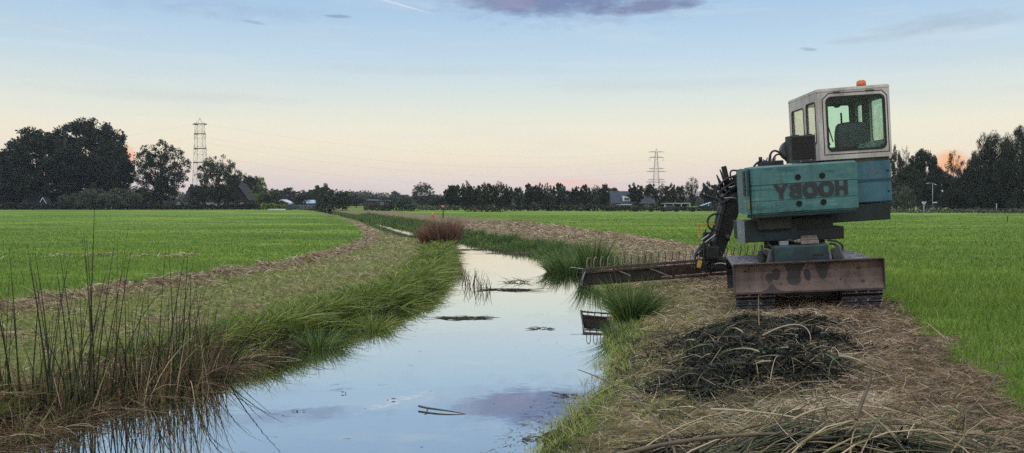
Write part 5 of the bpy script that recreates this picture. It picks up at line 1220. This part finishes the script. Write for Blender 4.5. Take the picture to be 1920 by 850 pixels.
# far woods closing the horizon
r = np.random.RandomState(21); n = 120000
D_ = 480+r.rand(n)*160; px_ = r.rand(n)*2700-390; X_ = (px_-960)/F*D_
hh = 6.5+2.2*np.sin(X_*.045)+1.6*np.sin(X_*.11+1)+1.2*np.sin(X_*.27+2)+.9*r.normal(size=n)*.3
Z_ = r.rand(n)*np.maximum(hh, 2); a = unit(r.normal(size=(n, 3))); b = unit(np.cross(a, r.normal(size=(n, 3)))); P = np.stack([X_, D_, Z_], -1); s = (.8+.9*r.rand(n))[:, None]
V = np.stack([P-a*s*.5, P+b*s*.4, P+a*s*.5, P-b*s*.4], 1).reshape(-1, 3)
o = link('distant_wood', npmesh('distant_wood', V, np.arange(n*4).reshape(-1, 4), rnd=np.repeat(r.rand(n), 4)), None, FOL['mid']); tag(o, 'misty woods closing the horizon', 'wood', kind='stuff')
# ------------------------------------------------------------------ hedges
def hedge(name, pA, pB, D0, D1, h, depth, fol, label, cat='hedge', dens=60, zr=.25, z0=None):
    A = at(pA, D0); B = at(pB, D1); A.z = hz(A.x, A.y); B.z = hz(B.x, B.y); ln = (B-A).length; n = int(ln*h*dens)
    r = np.random.RandomState(int(pA*3+pB) % 9999); t = r.rand(n); v = np.array(B-A)/ln; nrm = np.array([-v[1], v[0], 0])
    P = np.outer(t*ln, v)+np.outer((r.rand(n)-.5)*depth, nrm); top_ = h*(1-zr*.5+zr*.5*(np.sin(t*ln*.9)+np.sin(t*ln*2.3+1))*.5)
    P[:, 2] += top_*r.rand(n)**.7; s = (.16+.16*r.rand(n))[:, None]*(D0/200)
    a = unit(r.normal(size=(n, 3))); b = unit(np.cross(a, r.normal(size=(n, 3))))
    V = np.stack([P-a*s, P+b*s*.7, P+a*s, P-b*s*.7], 1).reshape(-1, 3)
    o = link(name, npmesh(name, V, np.arange(n*4).reshape(-1, 4), rnd=np.repeat(r.rand(n), 4)), None, FOL[fol]); o.location = A; return tag(o, label, cat)
hedge('hedge', -40, 145, 218, 218, 2.0, 1.4, 'dark', 'dark clipped hedge along the field edge at the far left')
hedge('hedge', 138, 425, 221, 221, 1.4, 1.2, 'brown', 'brown beech hedge along the field edge before the farmhouse')
hedge('hedge', 420, 492, 219, 218, 1.9, 1.2, 'brown', 'brown hedge below the thin bright green tree')
hedge('hedge', 490, 535, 214, 214, 1.8, 2.0, 'bright', 'light green topped garden hedge left of the metal gate')
hedge('hedge', 552, 592, 228, 228, 1.9, 2.0, 'mid', 'green hedge behind the metal gate')
hedge('hedge', 684, 782, 190, 188, 1.5, 3.0, 'dark', 'long dark hedge at the head of the ditch')
hedge('hedge', 782, 862, 205, 205, 1.2, 3.0, 'grey', 'low rough hedge right of the long dark hedge')
hedge('hedge', 945, 1050, 186, 184, 1.5, 1.5, 'brown', 'brown hedge below the middle of the tree row')
hedge('hedge', 1050, 1205, 184, 176, 1.4, 1.5, 'mid', 'low green hedge in front of the blue roofed house')
hedge('hedge', 1205, 1400, 190, 176, 1.1, 1.5, 'dark', 'dark low hedge in front of the carport')
hedge('brush_heap', 872, 945, 165, 163, 1.25, 3.0, 'brown', 'heap of brown brushwood at the far end of the right field', 'brush heap')
hedge('verge', 1640, 1940, 150, 140, .75, 2.0, 'grey', 'rough grassy verge along the field below the little bridge', 'verge')
for i, (px, lb) in enumerate([(1192,'small rounded bush below the blue roofed house'),(1220,'small rounded bush at the foot of the tree left of the carport'),(1243,'small rounded bush before the left end of the carport'),(1268,'small rounded bush before the middle of the carport'),(1298,'small rounded bush under the widest brownish tree')]):
    tree(px, 388, 14, 165, 'bush', i % 3, 'mid', lb, 'bush', 'bush', 'small bushes at the edge of the right field')
# ------------------------------------------------------------------ houses
def HM(n, c, s=.8): return mat_noisy(n, c, s, .85)
BRICK = HM('dark_brick', [(.030,.020,.020), (.055,.034,.032)]); BRICKR = HM('brown_brick', [(.06,.04,.035), (.11,.07,.06)])
TILE = HM('dark_tile', [(.012,.013,.017), (.022,.023,.03)]); TILEB = HM('blue_tile', [(.025,.030,.048), (.04,.046,.068)]); THATCH = HM('thatch', [(.010,.009,.009), (.018,.016,.016)])
WOODW = HM('white_wood', [(.42,.45,.52), (.6,.62,.68)]); WALLW = HM('white_render', [(.30,.32,.38), (.40,.42,.48)]); GLZ = mat_plain('dark_glass', (.03,.04,.05), .1, 0, .8)
METALR = HM('pale_sheet', [(.24,.33,.46), (.34,.43,.55)]); GREYB = HM('grey_cladding', [(.06,.075,.10), (.09,.11,.14)])
def house(name, px, D, w, d, hw, hr, wallm, roofm, label, rz=0.0, ridge='x', windows=(), base=None, trim=None, cat='house', extra=None, eave=.35, chim=None):
    """w along x, gable ends at +-x when ridge is 'x', facing the camera when ridge is 'y'"""
    p = at(px, D); o = empty(name, (p.x, D, hz(p.x, D)), rz); tag(o, label, cat)
    mb = MB()
    if ridge == 'x': mb.prism([(-d/2,0),(d/2,0),(d/2,hw),(0,hw+hr),(-d/2,hw)], -w/2, w/2, Matrix(((0,1,0,0),(1,0,0,0),(0,0,1,0),(0,0,0,1))))
    else: mb.prism([(-w/2,0),(w/2,0),(w/2,hw),(0,hw+hr),(-w/2,hw)], -d/2, d/2)
    mb.build('wall', wallm, o)
    span, ln = (d, w) if ridge == 'x' else (w, d)
    sl_ = hr/(span/2); e = eave; t_ = .14
    prof_ = [(-span/2-e, hw-e*sl_+.03), (0, hw+hr+.03), (span/2+e, hw-e*sl_+.03), (span/2+e, hw-e*sl_+.03+t_), (0, hw+hr+.03+t_), (-span/2-e, hw-e*sl_+.03+t_)]
    Mr = Matrix(((0,1,0,0),(1,0,0,0),(0,0,1,0),(0,0,0,1))) if ridge == 'x' else I4
    rf = MB().prism(prof_, -ln/2-e, ln/2+e, Mr).build('roof', roofm, o)
    if trim:
        p2 = [(-span/2-e-.02, hw-e*sl_-.12), (0, hw+hr-.12), (span/2+e+.02, hw-e*sl_-.12), (span/2+e+.02, hw-e*sl_+.2), (0, hw+hr+.2), (-span/2-e-.02, hw-e*sl_+.2)]
        MB().prism(p2, -ln/2-e-.05, -ln/2-e-.005, Mr).build('barge_board', trim, rf)
    if chim: MB().box((chim[0], chim[1], hw+hr+.3), (.7,.7,1.3)).build('chimney', BRICKR, rf)
    for (cx, cz, ww, wh) in windows:
        f = MB().prism(rrect(cx-ww/2,cz-wh/2,cx+ww/2,cz+wh/2,.02,1), -d/2-.08, -d/2-.005, I4, [rrect(cx-ww/2+.1,cz-wh/2+.1,cx-.04,cz+wh/2-.1,.02,1), rrect(cx+.04,cz-wh/2+.1,cx+ww/2-.1,cz+wh/2-.1,.02,1)]).build('window', WOODW, o)
        MB().box((cx, -d/2-.02, cz), (ww-.16, .02, wh-.16)).build('pane', GLZ, f)
    return o
# farmhouse: thatched long house with a gable facing us on the right
hA = house('farmhouse', 396, 250, 13, 9, 2.6, 4.2, WALLW, THATCH, 'dark roofed farmhouse with white lower walls behind the loose green tree', trim=None, windows=[(-5,1.3,1.4,1.1),(-2,1.3,1.4,1.1),(2,1.3,1.4,1.1)], chim=(-6,0))
hB = house('gabled_house', 453, 238, 6.4, 8, 3.0, 4.6, BRICK, THATCH, 'dark house gable with a small white window right of the loose green tree', ridge='y', trim=TILE, windows=[(-1.2,4.6,1.5,1.2)])
for cx in (-1.6, 1.5):
    mb = MB(); mb.prism([(cx-.75,.05),(cx+.75,.05),(cx+.75,1.5)]+[(cx+.75*math.cos(a), 1.5+.5*math.sin(a)) for a in np.linspace(0, math.pi, 9)]+[(cx-.75,1.5)], -4.06, -4.003); mb.build('arched_panel', WOODW, hB)
house('barn', 72, 226, 6.4, 5, 1.4, 1.9, BRICK, TILE, 'small dark barn with one white edged gable at the far left', ridge='x')
g_ = house('porch_gable', 86, 221, 2.2, 2, 1.4, 1.9, BRICK, TILE, 'little white edged gable of the barn at the far left', ridge='y', trim=WOODW, cat='gable')
house('stable', 110, 238, 24, 6, 2.0, 2.4, BRICK, TILE, 'long low dark roof behind the little barn')
house('white_roofed_barn', 533, 236, 5.6, 5, 1.5, 1.2, BRICK, WOODW, 'small barn with a white gable roof left of the gate', ridge='y', trim=WOODW, cat='barn')
o = house('shed', 581, 232, 3.6, 5, 2.0, .8, GREYB, METALR, 'blue grey shed behind the hedge and metal gate', cat='shed')
house('shed', 295, 244, 13, 5, 1.6, 1.2, WALLW, TILE, 'low white walled shed under the lone round tree', cat='shed')
o = house('flat_roofed_house', 712, 330, 9, 8, 2.9, .3, BRICK, GREYB, 'far dark flat roofed house with a bright strip of wall among misty trees', windows=[(1.6,1.4,1.0,1.6)])
MB().box((1.6,-4.1,2.9), (7.5,.1,.25)).build('fascia', METALR, o)
o = house('blue_roofed_house', 1163, 212, 5.2, 8, 2.0, 2.9, BRICKR, TILEB, 'brick house with a steep blue grey roof between the trees of the row', windows=[(-1.2,1.0,1.0,1.0)], trim=None, chim=(-2.2,1))
mb = MB(); mb.prism([(.1,2.4),(2.0,2.4),(2.0,3.4),(.1,3.8)], -4.0, -1.2); dm = mb.build('dormer', WOODW, o)
MB().box((1.15,-4.05,2.95), (1.3,.05,.7)).build('pane', GLZ, dm)
MB().box((.9,-4.2,1.55), (3.0,.3,.22)).build('porch_roof', WOODW, o)
house('brick_house', 1206, 222, 5.0, 6, 1.8, 2.0, BRICKR, TILEB, 'low brick house half hidden right of the blue roofed house', windows=[(.5,1.0,1.2,.9)])
# carport with a flat pale roof
p = at(1267, 200); o = empty('carport', (p.x, 200, hz(p.x, 200))); tag(o, 'long open carport with a flat pale roof below the row of trees', 'carport')
MB().box((0,0,1.75), (6.6,4,.22), None, .02).build('roof', mat_noisy('pale_roof', [(.25,.26,.30),(.34,.35,.38)], 1, .8), o); MB().box((0,1.9,.8), (6.4,.1,1.6)).build('back_wall', BRICK, o)
for sx in (-3.1,-1,1,3.1): MB().box((sx,-1.8,.82), (.14,.14,1.64)).build('post', WOODW, o)
p = at(1324, 196); o = empty('blue_shed', (p.x, 196, hz(p.x, 196))); tag(o, 'small shed with a tilted light blue roof left of the excavator arm', 'shed')
mb = MB(); bm = mb.bm; vs = [bm.verts.new(q) for q in ((-1.5,-1.6,1.15),(.9,-1.6,1.95),(1.1,1.4,2.0),(-1.3,1.4,1.2))]; vt = [bm.verts.new(v.co+Vector((0,0,.08))) for v in vs]
bm.faces.new(vs[::-1]); bm.faces.new(vt)
for i in range(4): bm.faces.new((vs[i], vs[(i+1) % 4], vt[(i+1) % 4], vt[i]))
mb.build('roof', METALR, o); MB().prism([(-1.2,0),(.85,0),(.85,1.87),(-1.2,1.2)], -1.0, 1.2).build('wall', GREYB, o); MB().box((.2,-1.5,.85), (.1,.1,1.7)).build('post', WOODW, o)
# parked car and pale fence glimpsed under the row
p = at(1258, 178); o = empty('parked_car', (p.x, 178, hz(p.x, 178))); tag(o, 'dark parked car in front of the carport', 'car')
mb = MB(); mb.prism([(-1.9,.35),(1.9,.35),(1.95,.75),(1.3,.9),(.8,1.35),(-.9,1.38),(-1.5,.95),(-1.95,.85)], -.8, .8); mb.build('body', mat_noisy('car_paint', [(.008,.009,.012),(.014,.015,.02)], 2, .3), o)
MB().prism([(-.85,.95),(.7,.95),(.6,1.28),(-.75,1.3)], -.82, -.803).build('window', GLZ, o)
for sx in (-1.2, 1.2): MB().cyl((sx,-.82,.32),(sx,-.6,.32),.32,n=18).build('wheel', RUBBER, o)
# field gate, posts
def wp(px, D): p = at(px, D); return Vector((p.x, D, hz(p.x, D)))
GALV = mat_noisy('galvanised', [(.22,.24,.26),(.34,.36,.38)], 2, .5, metal=.3); POSTW = mat_noisy('post_wood', [(.03,.026,.022),(.06,.05,.042)], 4, .9)
p = wp(570, 208); o = empty('field_gate', p); tag(o, 'galvanised field gate across the track at the end of the left field', 'gate')
mb = MB()
for z_ in (.3,.55,.8,1.05,1.3): mb.cyl((-2.9,0,z_),(2.9,0,z_),.035,n=6)
for x_ in (-2.9,-1,1,2.9): mb.cyl((x_,0,.25),(x_,0,1.35),.035,n=6)
mb.build('gate_frame', GALV, o)
for sx in (-3.2, 3.2): MB().box((sx,0,.75), (.25,.25,1.6)).build('post', POSTW, o)
p = wp(542, 207); o = MB().box((0,0,.75), (1.3,1.2,1.5), None, .04).build('trough', mat_noisy('dark_crate', [(.02,.022,.03),(.04,.042,.055)], 2, .8), None); o.location = p; tag(o, 'dark square cabinet with pale top left of the metal gate', 'cabinet')
MB().box((.1,-.1,1.56), (.6,.6,.10), None, .01).build('lid', WOODW, o)
p = wp(520, 206); o = MB().box((0,0,.18), (4.4,1.4,.3), None, .05).build('slab', WOODW, None); o.location = p; tag(o, 'pale flat boat like slab lying before the light green hedge', 'slab')
for px, D, h, r0, m, lb in ((141,214,3.9,.05,POSTW,'thin pole at the field edge left of the grey scrub'),(241.5,222,5.6,.07,GALV,'pale pole between the big oaks and the lone round tree'),(440,212,1.9,.07,POSTW,'post at the hedge corner by the farmhouse'),(831,95,1.32,.08,POSTW,None),(1889,76,.55,.05,POSTW,'lone little stake in the right field')):
    if lb is None: continue
    p = wp(px, D); o = MB().cyl((0,0,0), (0,0,h), r0, r0*.9, n=8).build('pole', m, None); o.location = p; tag(o, lb, 'pole')
ORG = mat_noisy('marker_orange', [(.55,.13,.07),(.7,.2,.11)], 4, .5)
p = wp(831, 95); o = empty('marker_post', p); tag(o, 'dark marker post with an orange head at the bend of the ditch', 'post')
MB().box((0,0,.6), (.12,.12,1.3), None, .01).build('post', POSTW, o); mb = MB().cyl((0,0,1.22),(0,0,1.50),.14,.12,n=12); mb.cyl((-.25,0,1.42),(-.1,0,1.42),.1,n=10); mb.build('orange_head', ORG, o)
p = wp(811, 92); mb = MB().cyl((0,0,0),(0,0,.10),.2,.2,n=10); mb.cyl((0,0,.1),(0,0,.62),.17,.05,n=12); o = mb.build('traffic_cone', ORG, None); o.location = p+Vector((0,0,.1)); tag(o, 'small orange marker standing in the reeds left of the marker post', 'marker')
# street lamp, sign and little bridge on the right
p = wp(1748, 152); o = empty('street_lamp', p); tag(o, 'twin armed street lamp behind the little bridge on the right', 'street lamp')
MB().cyl((0,0,0),(0,0,5.6),.08,.05,n=8).build('pole', GALV, o)
for sx, ln in ((-1, 1.0), (1, .5)):
    curve_tube('lamp_arm', [(0,0,5.5),(sx*ln*.4,0,5.72 if sx < 0 else 5.55),(sx*ln,0,5.6 if sx < 0 else 5.35)], .035, o, GALV); MB().box((sx*ln,0,5.58 if sx < 0 else 5.33), (.42,.16,.09), None, .02).build('lamp_head', WOODW, o)
MB().box((.45,0,1.95), (.8,.05,.2)).build('street_sign', WOODW, o)
p = wp(1732, 146); o = empty('information_post', p); tag(o, 'short post with a white hooded top at the left end of the bridge', 'post')
MB().cyl((0,0,0),(0,0,1.7),.06,n=8).build('post', WOODW, o); MB().cyl((0,0,1.45),(0,0,1.95),.14,.42,n=12).cyl((0,0,1.95),(0,0,2.05),.44,.40,n=12).build('hood', WOODW, o)
p = wp(1743, 148); o = empty('footbridge', p); tag(o, 'small arched footbridge with dark railings at the edge of the right field', 'bridge')
MB().prism([(-2.1,0),(2.1,0),(2.0,.25),(1.0,.42),(0,.47),(-1.0,.42),(-2.0,.25)], 0, 1.6).build('deck', mat_noisy('bridge_deck', [(.2,.2,.22),(.3,.3,.32)], 2, .8), o)
for yy_ in (0, 1.6):
    curve_tube('rail', [(-2.3,yy_,.9),(-1.2,yy_,1.28),(0,yy_,1.38),(1.2,yy_,1.28),(2.3,yy_,.9)], .05, o, POSTW)
    mb = MB()
    for q in range(-4, 5): mb.cyl((q*.5,yy_,.2),(q*.5,yy_,1.32-.05*q*q*.5),.03,n=6)
    mb.build('baluster', POSTW, o)
p = wp(1868, 142); o = MB().cyl((0,0,0),(0,0,1.75),.09,.07,n=8).build('pole', GALV, None); o.location = p; tag(o, 'pale post before the dark fence at the right', 'pole')
p = wp(1868, 146); o = empty('rail_fence', p); tag(o, 'dark low rail fence in front of the willows on the right', 'fence')
mb = MB()
for z_ in (.35, .75): mb.box((0,0,z_), (15.5,.06,.12))
mb.build('rails', POSTW, o)
for q in range(-5, 6): MB().box((q*1.5,.06,.45), (.12,.1,.95)).build('post', POSTW, o)
# ------------------------------------------------------------------ pylons and lines
PYM = mat_noisy('pylon_steel', [(.14,.14,.14),(.22,.22,.21)], .3, .5, metal=.2)
PYD = mat_noisy('arm_steel', [(.10,.10,.10),(.18,.18,.17)], .3, .6)
def pylon(px, D, ytop, levels, base_hw, top_hw, th, label, bow, at_=1.0):
    x = (px-960)/F*D; Ht = CZ-(ytop-HY)*D/F; o = empty('pylon', (x, D, 0), 0.0); tag(o, label, 'pylon')
    hw = lambda z: base_hw+(top_hw-base_hw)*min(1, z/(Ht*.92))
    leg = MB(); br = MB()
    C4 = ((-1,-1),(1,-1),(1,1),(-1,1))
    for a, b in C4: leg.cyl((a*hw(0),b*hw(0),0),(a*hw(Ht*.92),b*hw(Ht*.92),Ht*.92), th*.6, th*.5, n=4)
    for a, b in C4: leg.cyl((a*hw(Ht*.92),b*hw(Ht*.92),Ht*.92),(0,0,Ht),th*.5,th*.3,n=4)
    nz = 10; zs = [Ht*.92*(1-(1-i/nz)**1.12) for i in range(nz+1)]
    for z0_, z1_ in zip(zs, zs[1:]):
        for i in range(4):
            a, b = C4[i], C4[(i+1) % 4]; A = lambda c, z_: Vector((c[0]*hw(z_), c[1]*hw(z_), z_))
            br.cyl(A(a,z0_),A(b,z1_),th*.28,n=3); br.cyl(A(b,z0_),A(a,z1_),th*.28,n=3); br.cyl(A(a,z1_),A(b,z1_),th*.28,n=3)
    leg.build('leg_frame', PYM, o); br.build('bracing', PYM, o)
    for z_, half, dn in levels:
        z_ = z_*Ht; mb = MB()
        for sx in (-1, 1):
            t0 = Vector((sx*hw(z_),0,z_+.8)); t1 = Vector((sx*half,0,z_)); mb.cyl(t0,t1,th*.45,n=4); mb.cyl(Vector((sx*hw(z_),-hw(z_),z_)),t1,th*.6*at_,n=4); mb.cyl(Vector((sx*hw(z_),hw(z_),z_)),t1,th*.6*at_,n=4)
            mb.cyl(Vector((0,-hw(z_),z_)), Vector((sx*hw(z_),-hw(z_),z_)), th*.6*at_, n=4)
            for q in range(1, 4): mb.cyl(t0.lerp(t1,q/4), Vector((sx*hw(z_),0,z_)).lerp(t1,(q+.5)/4 if q < 3 else .9), th*.3, n=3)
        arm = mb.build('cross_arm', PYD, o)
        if dn:
            for sx in (-1, 1):
                curve_tube('insulator', [(sx*half,0,z_),(sx*(half+.2),0,z_-dn*.5),(sx*(half-.4),0,z_-dn),(sx*(half-1.0),0,z_-dn*.6),(sx*(half-1.2),0,z_)], th*.35, arm, PYM, 1)
    return o, x, D, Ht
pA = pylon(376.5, 400, 222, [(.93,3.5,0),(.82,2.9,2.8),(.655,3.1,2.6),(.50,3.2,0)], 3.3, 1.7, .16, 'lattice pylon seen end on above the farmhouse on the left', 1, 2.6)
pB = pylon(1230, 620, 278, [(.93,6.2,0),(.835,5.6,3.6),(.64,6.0,0),(.59,7.6,0),(.45,6.6,0),(.41,8.2,0)], 3.2, .8, .20, 'lattice pylon with wide cross arms rising behind the row of trees', 1)
WIRE = mat_plain('wire', (.06,.06,.065), .6)
def wire(A, B, sag, label, r=.013):
    A, B = Vector(A), Vector(B); pts = []
    for i in range(25):
        t = i/24; p = A.lerp(B, t); p.z -= sag*4*t*(1-t); pts.append(p-A)
    o = curve_tube('power_line', pts, r, None, WIRE, 0); o.location = A; return tag(o, label, 'power line', 'power lines strung between the pylons')
xA, DA, HA = pA[1:]; xB, DB, HB = pB[1:]
wire((xA-2.6,DA,HA*.93), (xA-210,DA+150,HA*.93), 3.5, 'top power line running left from the left pylon')
wire((xA-2.6,DA,HA*.78), (xA-210,DA+150,HA*.78), 4, 'lower power line running left from the left pylon')
wire((xA-2.6,DA,HA*.60), (xA-210,DA+150,HA*.60), 4, 'lowest power line running left from the left pylon')
wire((xA+2.9,DA,HA*.93), (xB-6,DB,HB*.92), 9, 'top power line between the two pylons')
wire((xA+2.9,DA,HA*.78), (xB-5.5,DB,HB*.80), 10, 'upper middle power line between the two pylons')
wire((xA+2.9,DA,HA*.72), (xB-7,DB,HB*.60), 10, 'lower middle power line between the two pylons')
wire((xA+2.9,DA,HA*.58), (xB-7.5,DB,HB*.42), 10, 'lowest power line between the two pylons')
for k_, z_, nm in ((6,.92,'top'),(5.5,.80,'second'),(7,.60,'third')): wire((xB+k_,DB,HB*z_), (xB+260,DB+120,HB*z_), 8, f'{nm} power line running right from the right pylon')
# ------------------------------------------------------------------ haze
if 1:
    m, t, b, out = newmat('haze'); t.nodes.remove(b); v = t.nodes.new('ShaderNodeVolumePrincipled'); v.inputs['Color'].default_value = (.80,.84,.95,1); v.inputs['Density'].default_value = .00016; v.inputs['Anisotropy'].default_value = 0
    t.links.new(v.outputs[0], out.inputs['Volume'])
    hzb = MB().box((0, 520, 26), (2200, 1560, 58)).build('haze', m, None); tag(hzb, 'thin evening haze', 'haze', kind='stuff')
